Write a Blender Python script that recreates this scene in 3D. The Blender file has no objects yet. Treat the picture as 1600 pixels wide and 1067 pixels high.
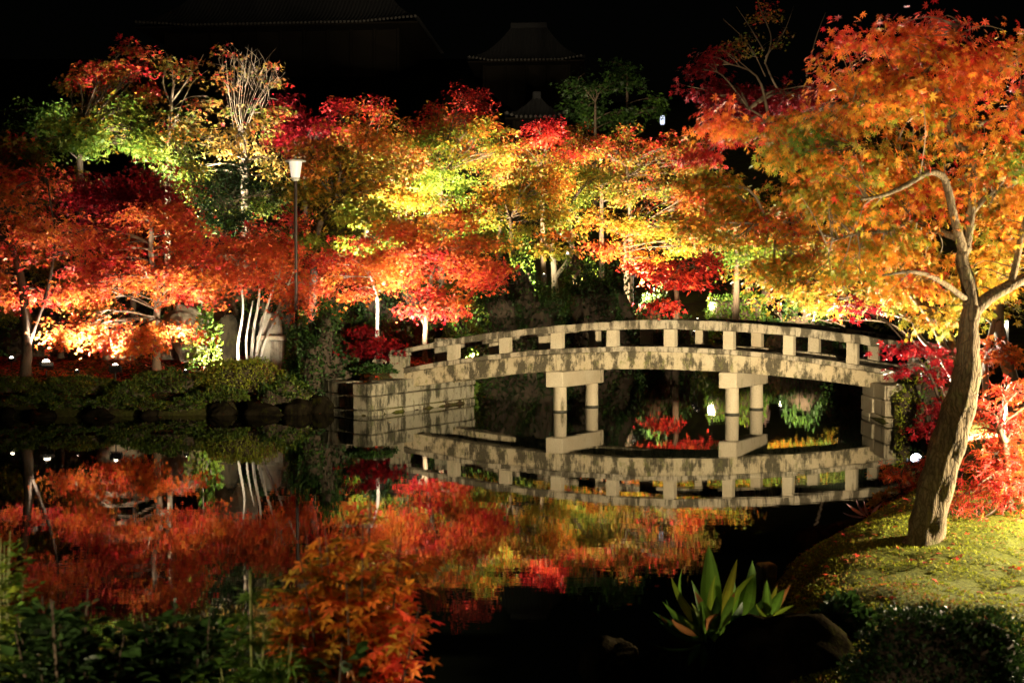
import bpy, bmesh, math, random
import numpy as np
from mathutils import Vector, Matrix

random.seed(7)
RNG = np.random.default_rng(7)
sc = bpy.context.scene
COL = sc.collection
R = math.radians

# ------------------------------------------------------------------ camera
FPX, EYE, TILT = 1900.0, 2.30, math.atan(58.5 / 1900.0)
cam_d = bpy.data.cameras.new('camera')
cam_d.sensor_width = 36.0
cam_d.lens = FPX / 1600.0 * 36.0
cam_d.clip_start, cam_d.clip_end = 0.1, 900.0
cam_d.dof.use_dof = True
cam_d.dof.focus_distance = 24.0
cam_d.dof.aperture_fstop = 5.0
cam = bpy.data.objects.new('camera', cam_d)
COL.objects.link(cam)
cam.location = (0, 0, EYE)
cam.rotation_euler = (R(90) - TILT, 0, 0)
sc.camera = cam

# ------------------------------------------------------------------ night sky, faint moon, exposure
world = bpy.data.worlds.new('World')
sc.world = world
world.use_nodes = True
wn = world.node_tree
sky_n = wn.nodes.new('ShaderNodeTexSky')
sky_n.sky_type = 'NISHITA'
sky_n.sun_disc = False
sky_n.sun_elevation = R(1.0)
sky_n.sun_rotation = R(200)
wn.links.new(sky_n.outputs[0], wn.nodes['Background'].inputs[0])
wn.nodes['Background'].inputs[1].default_value = 0.0004
moon_d = bpy.data.lights.new('moon', 'SUN')
moon_d.energy = 0.006
moon_d.angle = R(0.5)
moon_d.color = (0.8, 0.88, 1.0)
moon = bpy.data.objects.new('moon', moon_d)
COL.objects.link(moon)
moon.rotation_euler = (R(55), 0, R(-20))

sc.view_settings.view_transform = 'Standard'
sc.view_settings.look = 'None'
sc.view_settings.exposure = 0.25
sc.view_settings.gamma = 1.0
sc.view_settings.use_curve_mapping = False
cy = sc.cycles
cy.max_bounces = 6
cy.diffuse_bounces = 2
cy.glossy_bounces = 3
cy.transmission_bounces = 3
cy.transparent_max_bounces = 4
cy.caustics_reflective = False
cy.caustics_refractive = False
cy.sample_clamp_indirect = 4.0
cy.use_denoising = True

# ------------------------------------------------------------------ helpers
def at(px, py, Y):
    """point in the garden at depth Y seen in the direction of a photo pixel"""
    u = (px - 800.0) / FPX
    v = -(py - 533.5) / FPX
    dy = math.cos(TILT) + math.sin(TILT) * v
    dz = -math.sin(TILT) + math.cos(TILT) * v
    s = Y / dy
    return Vector((u * s, Y, EYE + dz * s))

def tag(o, label, cat, group=None, kind=None):
    if label: o['label'] = label
    if cat: o['category'] = cat
    if group: o['group'] = group
    if kind: o['kind'] = kind
    return o

def empty(name, loc=(0, 0, 0), rz=0.0):
    o = bpy.data.objects.new(name, None)
    COL.objects.link(o)
    o.location = loc
    o.rotation_euler = (0, 0, rz)
    o.empty_display_size = 0.1
    return o

def link(name, me, mat, parent=None, loc=None):
    o = bpy.data.objects.new(name, me)
    COL.objects.link(o)
    if mat is not None and len(me.materials) == 0:
        me.materials.append(mat)
    if parent is not None:
        o.parent = parent
    if loc is not None:
        o.location = loc
    return o

def tri_mesh(name, verts, tris, smooth=False, col=None):
    me = bpy.data.meshes.new(name)
    verts = np.asarray(verts, dtype=np.float32)
    tris = np.asarray(tris, dtype=np.int32)
    me.vertices.add(len(verts))
    me.vertices.foreach_set('co', verts.ravel())
    me.loops.add(tris.size)
    me.loops.foreach_set('vertex_index', tris.ravel())
    me.polygons.add(len(tris))
    me.polygons.foreach_set('loop_start', np.arange(0, tris.size, tris.shape[1], dtype=np.int32))
    if smooth:
        me.polygons.foreach_set('use_smooth', np.ones(len(tris), dtype=bool))
    me.update(calc_edges=True)
    if col is not None:
        a = me.attributes.new('leafcol', 'FLOAT_COLOR', 'FACE')
        a.data.foreach_set('color', np.asarray(col, dtype=np.float32).ravel())
    return me

class MB:
    """collects quads/ngons, builds one mesh"""
    def __init__(self):
        self.v, self.f = [], []
    def add(self, vs, fs):
        n = len(self.v)
        self.v += [tuple(p) for p in vs]
        self.f += [tuple(i + n for i in f) for f in fs]
        return self
    def box(self, lo, hi, fn=None):
        (a, b, c), (d, e, g) = lo, hi
        vs = [(a, b, c), (d, b, c), (d, e, c), (a, e, c), (a, b, g), (d, b, g), (d, e, g), (a, e, g)]
        if fn: vs = [fn(*p) for p in vs]
        return self.add(vs, [(0, 3, 2, 1), (4, 5, 6, 7), (0, 1, 5, 4), (1, 2, 6, 5), (2, 3, 7, 6), (3, 0, 4, 7)])
    def tube(self, pts, rad, n=8, cap=True, jitter=0.0, rnd=None):
        pts = [Vector(p) for p in pts]
        if not hasattr(rad, '__len__'): rad = [rad] * len(pts)
        prev = None
        rings = []
        for i, p in enumerate(pts):
            t = (pts[min(i + 1, len(pts) - 1)] - pts[max(i - 1, 0)])
            if t.length < 1e-6: t = Vector((0, 0, 1))
            t.normalize()
            if prev is None:
                a = t.orthogonal().normalized()
            else:
                a = prev - t * prev.dot(t)
                a = a.normalized() if a.length > 1e-5 else t.orthogonal().normalized()
            prev = a
            b = t.cross(a)
            ring = []
            for k in range(n):
                an = 2 * math.pi * k / n
                r = rad[i] * (1 + (jitter * (rnd or random).uniform(-1, 1) if jitter else 0))
                ring.append(p + a * (math.cos(an) * r) + b * (math.sin(an) * r))
            rings.append(ring)
        vs = [v for r_ in rings for v in r_]
        fs = []
        for i in range(len(pts) - 1):
            for k in range(n):
                k2 = (k + 1) % n
                fs.append((i * n + k, i * n + k2, (i + 1) * n + k2, (i + 1) * n + k))
        if cap:
            fs.append(tuple(range(n - 1, -1, -1)))
            fs.append(tuple((len(pts) - 1) * n + k for k in range(n)))
        return self.add(vs, fs)
    def lathe(self, prof, n=16, c=(0, 0, 0)):
        vs, fs = [], []
        for r, z in prof:
            for k in range(n):
                an = 2 * math.pi * k / n
                vs.append((c[0] + r * math.cos(an), c[1] + r * math.sin(an), c[2] + z))
        for i in range(len(prof) - 1):
            for k in range(n):
                k2 = (k + 1) % n
                fs.append((i * n + k, i * n + k2, (i + 1) * n + k2, (i + 1) * n + k))
        fs.append(tuple(range(n - 1, -1, -1)))
        fs.append(tuple((len(prof) - 1) * n + k for k in range(n)))
        return self.add(vs, fs)
    def build(self, name, mat, parent=None, smooth=False, bevel=0.0):
        me = bpy.data.meshes.new(name)
        me.from_pydata(self.v, [], self.f)
        if bevel > 0:
            bm = bmesh.new(); bm.from_mesh(me)
            bmesh.ops.bevel(bm, geom=[e for e in bm.edges if e.is_manifold and e.calc_face_angle(0) > 0.5],
                            offset=bevel, segments=1, affect='EDGES')
            bm.to_mesh(me); bm.free()
        if smooth:
            for p in me.polygons: p.use_smooth = True
        me.update()
        return link(name, me, mat, parent)

def catmull(pts, per=6):
    P = [Vector(p) for p in pts]
    if len(P) < 3:
        return [P[0].lerp(P[-1], i / per) for i in range(per + 1)]
    P = [P[0] * 2 - P[1]] + P + [P[-1] * 2 - P[-2]]
    out = []
    for i in range(1, len(P) - 2):
        for k in range(per):
            t = k / per
            a, b, c, d = P[i - 1], P[i], P[i + 1], P[i + 2]
            out.append(0.5 * ((2 * b) + (c - a) * t + (2 * a - 5 * b + 4 * c - d) * t * t + (3 * b - a - 3 * c + d) * t ** 3))
    out.append(P[-2].copy())
    return out

def lerp_list(r, n):
    xs = np.linspace(0, len(r) - 1, n)
    return list(np.interp(xs, range(len(r)), r))

# ------------------------------------------------------------------ materials
def new_mat(name):
    m = bpy.data.materials.new(name)
    m.use_nodes = True
    nt = m.node_tree
    return m, nt, nt.nodes['Principled BSDF']

def nnode(nt, t, **kw):
    n = nt.nodes.new(t)
    for k, v in kw.items():
        if k.startswith('i_'):
            n.inputs[k[2:].replace('_', ' ')].default_value = v
        else:
            setattr(n, k, v)
    return n

def ramp(nt, fac, stops):
    n = nt.nodes.new('ShaderNodeValToRGB')
    cr = n.color_ramp
    while len(cr.elements) < len(stops): cr.elements.new(0.5)
    for e, (p, c) in zip(cr.elements, stops):
        e.position = p; e.color = (*c, 1) if len(c) == 3 else c
    nt.links.new(fac, n.inputs[0])
    return n.outputs[0]

def noise(nt, scale, detail=5, rough=0.6, stretch=None, coord='Object'):
    tc = nt.nodes.new('ShaderNodeTexCoord')
    mp = nt.nodes.new('ShaderNodeMapping')
    if stretch: mp.inputs['Scale'].default_value = stretch
    nt.links.new(tc.outputs[coord], mp.inputs[0])
    n = nt.nodes.new('ShaderNodeTexNoise')
    n.inputs['Scale'].default_value = scale
    n.inputs['Detail'].default_value = detail
    n.inputs['Roughness'].default_value = rough
    nt.links.new(mp.outputs[0], n.inputs['Vector'])
    return n.outputs[0]

def mixc(nt, fac, a, b):
    n = nt.nodes.new('ShaderNodeMix')
    n.data_type = 'RGBA'
    for sock, v in ((n.inputs[0], fac), (n.inputs[6], a), (n.inputs[7], b)):
        if hasattr(v, 'is_output') or hasattr(v, 'links'):
            nt.links.new(v, sock)
        else:
            sock.default_value = v if not isinstance(v, tuple) else (*v, 1)
    return n.outputs[2]

def bump(nt, bsdf, h, strength=0.4, dist=0.02):
    b = nt.nodes.new('ShaderNodeBump')
    b.inputs['Strength'].default_value = strength
    b.inputs['Distance'].default_value = dist
    nt.links.new(h, b.inputs['Height'])
    nt.links.new(b.outputs[0], bsdf.inputs['Normal'])

def plain(name, col, rough=0.6, metal=0.0, var=0.25, scale=8):
    m, nt, b = new_mat(name)
    n = noise(nt, scale)
    c = ramp(nt, n, [(0.3, tuple(x * (1 - var) for x in col)), (0.7, tuple(min(1, x * (1 + var)) for x in col))])
    nt.links.new(c, b.inputs['Base Color'])
    b.inputs['Roughness'].default_value = rough
    b.inputs['Metallic'].default_value = metal
    bump(nt, b, n, 0.15, 0.01)
    if sum(col) < 0.05: b.inputs['Specular IOR Level'].default_value = 0.08
    return m

def leaf_mat(name, trans=0.35, rough=0.45, spec=0.35):
    m, nt, b = new_mat(name)
    a = nnode(nt, 'ShaderNodeAttribute', attribute_name='leafcol')
    nt.links.new(a.outputs['Color'], b.inputs['Base Color'])
    b.inputs['Roughness'].default_value = rough
    b.inputs['Specular IOR Level'].default_value = spec
    tr = nt.nodes.new('ShaderNodeBsdfTranslucent')
    nt.links.new(a.outputs['Color'], tr.inputs[0])
    mx = nt.nodes.new('ShaderNodeMixShader')
    mx.inputs[0].default_value = trans
    out = nt.nodes['Material Output']
    nt.links.new(b.outputs[0], mx.inputs[1]); nt.links.new(tr.outputs[0], mx.inputs[2])
    nt.links.new(mx.outputs[0], out.inputs[0])
    return m

def stone_mat(name, base, dark, moss=(0.10, 0.12, 0.03), patch=1.7, streak=0.5, mossy=0.5, lo=0.44, hi=0.56):
    m, nt, b = new_mat(name)
    grain = noise(nt, 60, 3, 0.7)
    body = ramp(nt, grain, [(0.3, tuple(x * 0.72 for x in base)), (0.55, base), (0.75, tuple(min(1, x * 1.22) for x in base))])
    tone = noise(nt, 1.1, 3, 0.5)
    body = mixc(nt, ramp(nt, tone, [(0.35, (0, 0, 0)), (0.7, (0.55,) * 3)]), body, tuple(x * y for x, y in zip(base, (0.72, 0.62, 0.5))))
    pat = noise(nt, patch, 10, 0.66, (1, 1, streak))
    stk = noise(nt, 4.5, 8, 0.7, (1, 1, 0.16))
    sm = nnode(nt, 'ShaderNodeMath', operation='MULTIPLY_ADD')
    nt.links.new(stk, sm.inputs[0]); sm.inputs[1].default_value = 0.75
    sm2 = nnode(nt, 'ShaderNodeMath', operation='SUBTRACT'); nt.links.new(pat, sm2.inputs[0]); sm2.inputs[1].default_value = 0.375
    nt.links.new(sm2.outputs[0], sm.inputs[2])
    fac = ramp(nt, sm.outputs[0], [(lo, (0, 0, 0)), ((lo + hi) / 2, (0.5,) * 3), (hi, (0.95,) * 3)])
    fine = noise(nt, 28, 5, 0.8)
    dk = ramp(nt, fine, [(0.35, tuple(x * 0.5 for x in dark)), (0.6, dark), (0.75, tuple(x * 2.6 for x in dark))])
    c = mixc(nt, fac, body, dk)
    ms = noise(nt, patch * 1.6, 7, 0.75, (1, 1, 0.6))
    fm = ramp(nt, ms, [(0.56, (0, 0, 0)), (0.66, (mossy,) * 3)])
    c = mixc(nt, fm, c, moss)
    sp = noise(nt, 22, 4, 0.8)
    c = mixc(nt, ramp(nt, sp, [(0.62, (0, 0, 0)), (0.70, (0.55,) * 3)]), c, tuple(x * 0.35 for x in base))
    nt.links.new(c, b.inputs['Base Color'])
    b.inputs['Roughness'].default_value = 0.88
    b.inputs['Specular IOR Level'].default_value = 0.2
    ad = nnode(nt, 'ShaderNodeMath', operation='MULTIPLY_ADD')
    nt.links.new(pat, ad.inputs[0]); ad.inputs[1].default_value = 1.5
    nt.links.new(grain, ad.inputs[2])
    bump(nt, b, ad.outputs[0], 0.55, 0.02)
    return m

M = {}
M['leaf'] = leaf_mat('maple_leaf', 0.40)
M['leaf_gloss'] = leaf_mat('evergreen_leaf', 0.18, 0.5, 0.3)
M['moss_tuft'] = leaf_mat('moss_tuft', 0.3, 0.7, 0.1)
M['granite'] = stone_mat('weathered_granite', (0.45, 0.375, 0.245), (0.07, 0.058, 0.034), patch=4.2, streak=0.6, lo=0.45, hi=0.57, mossy=0.75, moss=(0.15, 0.15, 0.045))
M['granite_rail'] = stone_mat('lichened_granite', (0.42, 0.36, 0.26), (0.085, 0.07, 0.045), patch=5.0, streak=0.3, lo=0.44, hi=0.56, mossy=0.6)
M['granite_clean'] = stone_mat('pale_granite', (0.47, 0.40, 0.28), (0.12, 0.10, 0.06), patch=2.2, lo=0.60, hi=0.72, mossy=0.35)
M['wall_stone'] = stone_mat('bank_stone', (0.33, 0.30, 0.215), (0.055, 0.05, 0.03), patch=3.4, streak=0.5, lo=0.47, hi=0.60, mossy=0.7)
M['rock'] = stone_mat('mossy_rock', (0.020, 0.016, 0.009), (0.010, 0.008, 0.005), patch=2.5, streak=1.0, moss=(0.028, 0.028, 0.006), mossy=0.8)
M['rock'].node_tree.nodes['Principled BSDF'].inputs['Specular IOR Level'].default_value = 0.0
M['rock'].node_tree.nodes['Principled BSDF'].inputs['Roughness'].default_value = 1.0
M['boulder'] = stone_mat('pale_boulder', (0.42, 0.37, 0.27), (0.14, 0.11, 0.07), patch=1.8, streak=0.35, lo=0.52, hi=0.68, mossy=0.2)

def bark_mat(name, a, b_, lichen=None, scale=7.0, stretch=(1, 1, 0.22), bs=0.6):
    m, nt, b = new_mat(name)
    n = noise(nt, scale, 8, 0.7, stretch)
    c = ramp(nt, n, [(0.32, b_), (0.5, a), (0.75, tuple(min(1, x * 1.35) for x in a))])
    n2 = noise(nt, 2.2, 6, 0.7)
    if lichen:
        c = mixc(nt, ramp(nt, n2, [(0.52, (0, 0, 0)), (0.62, (0.7,) * 3)]), c, lichen)
    n3 = noise(nt, 9, 6, 0.75, (1, 1, 0.5))
    c = mixc(nt, ramp(nt, n3, [(0.58, (0, 0, 0)), (0.68, (0.8,) * 3)]), c, b_)
    nt.links.new(c, b.inputs['Base Color'])
    b.inputs['Roughness'].default_value = 0.85
    b.inputs['Specular IOR Level'].default_value = 0.15
    bump(nt, b, n, bs, 0.02)
    return m
def old_bark(name):
    m, nt, b = new_mat(name)
    tc = nt.nodes.new('ShaderNodeTexCoord'); mp = nt.nodes.new('ShaderNodeMapping'); mp.inputs['Scale'].default_value = (1, 1, 0.10)
    nz = nt.nodes.new('ShaderNodeTexNoise'); nz.inputs['Scale'].default_value = 5.0; nz.inputs['Detail'].default_value = 4
    nt.links.new(tc.outputs['Object'], nz.inputs['Vector'])
    ml = nnode(nt, 'ShaderNodeVectorMath', operation='MULTIPLY_ADD')
    ml.inputs[1].default_value = (0.10, 0.10, 0.5)
    nt.links.new(nz.outputs['Color'], ml.inputs[0]); nt.links.new(tc.outputs['Object'], ml.inputs[2])
    nt.links.new(ml.outputs[0], mp.inputs[0])
    vo = nt.nodes.new('ShaderNodeTexVoronoi'); vo.feature = 'DISTANCE_TO_EDGE'; vo.inputs['Scale'].default_value = 42
    nt.links.new(mp.outputs[0], vo.inputs['Vector'])
    crack = ramp(nt, vo.outputs[0], [(0.0, (0.35,) * 3), (0.08, (0.8,) * 3), (0.3, (1, 1, 1))])
    fine = noise(nt, 60, 6, 0.75, (1, 1, 0.5))
    tone = noise(nt, 3.0, 6, 0.7, (1, 1, 0.5))
    c = ramp(nt, fine, [(0.3, (0.10, 0.072, 0.042)), (0.5, (0.20, 0.15, 0.085)), (0.72, (0.30, 0.23, 0.13))])
    c = mixc(nt, ramp(nt, tone, [(0.45, (0, 0, 0)), (0.58, (0.8,) * 3)]), c, (0.10, 0.075, 0.045))
    lich = noise(nt, 5.5, 8, 0.75)
    c = mixc(nt, ramp(nt, lich, [(0.54, (0, 0, 0)), (0.62, (0.75,) * 3)]), c, (0.17, 0.17, 0.07))
    c = mixc(nt, crack, (0.035, 0.024, 0.015), c)
    nt.links.new(c, b.inputs['Base Color'])
    b.inputs['Roughness'].default_value = 0.9; b.inputs['Specular IOR Level'].default_value = 0.12
    ad = nnode(nt, 'ShaderNodeMath', operation='MULTIPLY_ADD'); nt.links.new(fine, ad.inputs[0]); ad.inputs[1].default_value = 0.6
    nt.links.new(crack, ad.inputs[2])
    bump(nt, b, ad.outputs[0], 0.8, 0.012)
    return m
M['bark_pale'] = old_bark('pale_maple_bark')
M['bark_dark'] = bark_mat('dark_bark', (0.09, 0.065, 0.045), (0.025, 0.018, 0.013))
M['bark_mid'] = bark_mat('brown_bark', (0.20, 0.15, 0.10), (0.06, 0.045, 0.03))
M['bark_white'] = bark_mat('whitish_bark', (0.42, 0.37, 0.29), (0.14, 0.11, 0.08))
M['stem_green'] = plain('green_stem', (0.20, 0.22, 0.05), 0.5)
M['black_metal'] = plain('black_metal', (0.02, 0.02, 0.02), 0.45, 0.4)
M['bronze'] = plain('brown_lamp_post', (0.05, 0.03, 0.022), 0.45, 0.3)
M['tile'] = plain('grey_roof_tile', (0.016, 0.016, 0.018), 0.9)
M['old_wood'] = plain('old_timber', (0.10, 0.065, 0.04), 0.75)
M['dark_wood'] = plain('dark_timber', (0.010, 0.008, 0.006), 0.9)
M['tile_end'] = plain('tile_end', (0.05, 0.046, 0.042), 0.9)
M['plaster'] = plain('pale_plaster', (0.62, 0.57, 0.46), 0.9)
M['clay'] = plain('ochre_clay_wall', (0.20, 0.155, 0.09), 0.95)
M['paving'] = plain('pale_paving', (0.3, 0.27, 0.22), 0.9)

def emit_mat(name, col, s):
    m = bpy.data.materials.new(name); m.use_nodes = True
    nt = m.node_tree
    for n in list(nt.nodes):
        if n.type == 'BSDF_PRINCIPLED': nt.nodes.remove(n)
    e = nt.nodes.new('ShaderNodeEmission')
    e.inputs[0].default_value = (*col, 1); e.inputs[1].default_value = s
    nt.links.new(e.outputs[0], nt.nodes['Material Output'].inputs[0])
    return m
M['lens_warm'] = emit_mat('lit_lens_warm', (1.0, 0.86, 0.62), 14)
M['lens_cool'] = emit_mat('lit_lens_cool', (0.80, 0.86, 1.0), 18)
M['lens_far'] = emit_mat('lit_lens_far', (0.72, 0.80, 1.0), 1.3)
M['lantern_glow'] = emit_mat('lit_lantern', (1.0, 0.88, 0.66), 5)

# ------------------------------------------------------------------ terrain and pond
POND = np.array([(-60, 23.5), (-10.5, 24.6), (-6, 25.2), (-4.35, 26.4), (-2.95, 24.95), (-0.88, 28.5), (-1.6, 32), (-2, 40), (0, 47),
                 (6, 51), (14, 51), (19, 44), (13, 32), (9.2, 26.5), (7.35, 25.4), (7.25, 23.55), (8.3, 23.0), (7.5, 20.5),
                 (6.2, 17.6), (5.1, 15.3), (4.1, 12.9), (3.1, 10.9), (2.35, 9.65), (1.75, 8.75), (1.52, 8.0), (1.36, 7.3), (1.16, 6.75),
                 (0.95, 6.1), (0.75, 5.4), (0.3, 4.8), (-1, 4.6), (-2.4, 5.0), (-4, 5.6), (-8, 7), (-60, 9)], dtype=float)

def pond_sd(X, Y):
    """signed distance to the shore, positive on land"""
    X = np.asarray(X, float); Y = np.asarray(Y, float)
    d = np.full(X.shape, 1e9); ins = np.zeros(X.shape, bool)
    n = len(POND)
    for i in range(n):
        x0, y0 = POND[i]; x1, y1 = POND[(i + 1) % n]
        ex, ey = x1 - x0, y1 - y0
        t = np.clip(((X - x0) * ex + (Y - y0) * ey) / (ex * ex + ey * ey), 0, 1)
        d = np.minimum(d, np.hypot(X - x0 - t * ex, Y - y0 - t * ey))
        c = ((y0 > Y) != (y1 > Y)) & (X < ex * (Y - y0) / (ey + 1e-12) + x0)
        ins ^= c
    return np.where(ins, -d, d)

def wob(X, Y, s):
    return (np.sin(X * 1.3 * s + 0.7) * np.cos(Y * 1.1 * s - 0.4) + 0.5 * np.sin(X * 2.7 * s - Y * 2.3 * s + 1.9) + 0.3 * np.sin(X * 5.1 * s + Y * 4.3 * s))

def ground_h(X, Y):
    X = np.asarray(X, float); Y = np.asarray(Y, float)
    sd = pond_sd(X, Y)
    B = np.where(Y > 21, np.where(X < 0, 0.92, 0.85), 0.70)
    B = np.where((Y <= 21), 0.70 + 0.02 * np.clip(Y - 8, 0, 13), B)
    start = np.interp(X, [-6, 2], [33.0, 54.0])
    start = np.where(X > 14, np.interp(X, [14, 26], [54.0, 46.0]), start)
    hill = np.clip(Y - start, 0, None)
    hill = np.where(hill < 14, 0.20 * hill, 2.8 + 0.27 * (hill - 14))
    hill = np.minimum(hill, 34)
    fall = np.where((Y > 21) & (X < -3.2), 1.5, 0.33)
    land = B * (1 - np.exp(-np.clip(sd, 0, None) / fall)) + hill + 0.035 * wob(X, Y, 1.0) * np.clip(sd, 0, 1) + np.where((Y < 16) & (X > 0.5), 0.028 * wob(X, Y, 2.6) * np.clip(sd, 0, 1), 0) + 0.05
    bed = -0.9 * (1 - np.exp(np.clip(sd, None, 0) / 0.5))
    return np.where(sd > 0, land, bed)

def gz(x, y):
    return float(ground_h(np.array([x]), np.array([y]))[0])

def axis_lines(parts):
    out = []
    for a, b, s in parts:
        out += list(np.arange(a, b, s))
    out.append(parts[-1][1])
    return np.array(out)
gx = axis_lines([(-400, -60, 40), (-60, -16, 2.0), (-16, 12, 0.22), (12, 30, 1.0), (30, 60, 3), (60, 400, 34)])
gy = axis_lines([(-200, -20, 30), (-20, 2, 1.5), (2, 30, 0.22), (30, 60, 0.9), (60, 120, 3), (120, 600, 40)])
GX, GY = np.meshgrid(gx, gy)
GZ = ground_h(GX, GY)
nx, ny = len(gx), len(gy)
idx = np.arange(nx * ny).reshape(ny, nx)
quads = np.stack([idx[:-1, :-1], idx[:-1, 1:], idx[1:, 1:], idx[1:, :-1]], -1).reshape(-1, 4)
m, nt, b = new_mat('mossy_earth')
n1 = noise(nt, 0.9, 8, 0.7); n2 = noise(nt, 14, 6, 0.75)
earth = ramp(nt, n2, [(0.3, (0.020, 0.013, 0.008)), (0.6, (0.06, 0.04, 0.022)), (0.8, (0.12, 0.06, 0.025))])
mossc = ramp(nt, n2, [(0.3, (0.03, 0.035, 0.008)), (0.7, (0.11, 0.115, 0.02))])
base_c = mixc(nt, ramp(nt, n1, [(0.42, (0, 0, 0)), (0.58, (1, 1, 1))]), earth, mossc)
geo = nt.nodes.new('ShaderNodeNewGeometry')
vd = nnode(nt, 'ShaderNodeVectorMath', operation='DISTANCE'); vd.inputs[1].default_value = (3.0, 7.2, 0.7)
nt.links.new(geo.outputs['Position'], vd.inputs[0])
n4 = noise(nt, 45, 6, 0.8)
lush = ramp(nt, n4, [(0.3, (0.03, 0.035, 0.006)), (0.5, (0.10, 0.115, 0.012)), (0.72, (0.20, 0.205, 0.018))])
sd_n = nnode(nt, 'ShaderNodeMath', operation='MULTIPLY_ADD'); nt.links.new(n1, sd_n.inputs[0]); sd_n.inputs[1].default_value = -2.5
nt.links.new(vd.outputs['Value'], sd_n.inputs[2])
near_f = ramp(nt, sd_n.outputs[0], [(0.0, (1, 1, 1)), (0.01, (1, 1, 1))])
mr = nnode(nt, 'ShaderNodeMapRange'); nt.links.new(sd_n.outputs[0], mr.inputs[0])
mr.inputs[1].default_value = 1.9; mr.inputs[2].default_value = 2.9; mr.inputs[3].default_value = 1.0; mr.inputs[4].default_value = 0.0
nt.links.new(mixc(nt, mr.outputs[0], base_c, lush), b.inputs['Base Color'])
b.inputs['Roughness'].default_value = 0.95
b.inputs['Specular IOR Level'].default_value = 0.1
bump(nt, b, n2, 0.8, 0.05)
M['earth'] = m
ground = link('ground', tri_mesh('ground', np.stack([GX, GY, GZ], -1).reshape(-1, 3), quads, smooth=True), M['earth'])
ground['kind'] = 'structure'

m, nt, b = new_mat('dark_pond_water')
b.inputs['Base Color'].default_value = (0.004, 0.005, 0.003, 1)
b.inputs['Roughness'].default_value = 0.015
b.inputs['IOR'].default_value = 1.37
w1 = noise(nt, 2.2, 3, 0.5, (0.55, 1.6, 1)); w2 = noise(nt, 9, 2, 0.5, (0.6, 1.5, 1))
ad = nnode(nt, 'ShaderNodeMath', operation='MULTIPLY_ADD')
nt.links.new(w2, ad.inputs[0]); ad.inputs[1].default_value = 0.22; nt.links.new(w1, ad.inputs[2])
bump(nt, b, ad.outputs[0], 0.016, 0.03)
M['water'] = m
wv = [(-60, 2, 0), (60, 2, 0), (60, 56, 0), (-60, 56, 0)]
pond = link('pond_water', tri_mesh('pond_water', wv, [(0, 1, 2, 3)]), M['water'])
pond['kind'] = 'structure'

# ------------------------------------------------------------------ floodlights (modelled fixtures, each with its own lamp)
def floodlight(label, pos, target, power, col=(1.0, 0.80, 0.52), size=100, lens='lens_warm', scale=1.0, group='garden floodlights', blend=0.7, on_ground=True):
    pos = Vector(pos); target = Vector(target)
    root = empty('floodlight', pos)
    tag(root, label, 'floodlight', group)
    d = (target - pos).normalized()
    q = d.to_track_quat('-Z', 'Y')
    s = scale
    hd = MB()
    hd.box((-0.10 * s, -0.075 * s, -0.02 * s), (0.10 * s, 0.075 * s, 0.05 * s))
    for k in range(5):
        hd.box(((-0.085 + k * 0.038) * s, -0.06 * s, 0.05 * s), ((-0.072 + k * 0.038) * s, 0.06 * s, 0.075 * s))
    o = hd.build('housing', M['black_metal'], root, bevel=0.006 * s)
    o.rotation_mode = 'QUATERNION'; o.rotation_quaternion = q
    ln = MB(); ln.lathe([(0.0001, -0.072 * s), (0.03 * s, -0.066 * s), (0.054 * s, -0.046 * s), (0.064 * s, -0.0205 * s)], 16)
    l = ln.build('lens', M[lens], root, smooth=True)
    l.rotation_mode = 'QUATERNION'; l.rotation_quaternion = q
    br = MB()
    z0 = gz(pos.x, pos.y) - pos.z - 0.05 if on_ground else -0.3
    br.tube([(0, 0, z0), (0, 0, -0.09 * s)], 0.012 * s, 6)
    br.tube([(-0.115 * s, 0, 0.02 * s), (-0.115 * s, 0, -0.09 * s), (0.115 * s, 0, -0.09 * s), (0.115 * s, 0, 0.02 * s)], 0.009 * s, 6)
    br.build('bracket', M['black_metal'], root)
    ld = bpy.data.lights.new('flood_lamp', 'SPOT')
    ld.energy = power
    ld.color = col
    ld.spot_size = R(size); ld.spot_blend = blend
    ld.shadow_soft_size = 0.06
    lo = bpy.data.objects.new('flood_lamp', ld)
    COL.objects.link(lo)
    lo.parent = root
    lo.location = d * (0.13 * s)
    lo.rotation_mode = 'QUATERNION'; lo.rotation_quaternion = q
    return root

# ------------------------------------------------------------------ foliage engine
def star(n, inner=0.42, back=0.35, width=1.0, droop=0.12):
    """palmate leaf: n lobes fanned round the stalk, heading +x"""
    vs = [(0.0, 0.0, 0.0)]
    tips = np.linspace(-math.pi * 0.78, math.pi * 0.78, n)
    seq = []
    for i, a in enumerate(tips):
        L = 1.0 - 0.55 * (abs(a) / math.pi) ** 1.2
        seq.append((L * math.cos(a), L * math.sin(a) * width, -droop * L))
        if i < n - 1:
            am = (a + tips[i + 1]) / 2
            seq.append((inner * math.cos(am), inner * math.sin(am) * width, 0.02))
    vs += seq
    tris = [(0, i, i + 1) for i in range(1, len(seq))]
    return np.array(vs), np.array(tris)

def lobes(n=7, ang=0.80, w=0.135):
    """maple leaf of n separate pointed lobes joined at the base"""
    vs, tris = [], []
    for a in np.linspace(-math.pi * ang * 0.9, math.pi * ang * 0.9, n):
        L = 1.0 - 0.5 * (abs(a) / math.pi) ** 1.3
        k = len(vs)
        ca, sa = math.cos(a), math.sin(a)
        for u, v, z in ((0, 0, 0), (0.45 * L, -w * L, 0.015), (L, 0, -0.14 * L), (0.45 * L, w * L, 0.015)):
            vs.append((u * ca - v * sa, u * sa + v * ca, z))
        tris += [(k, k + 1, k + 2), (k, k + 2, k + 3)]
    return np.array(vs), np.array(tris)

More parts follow.
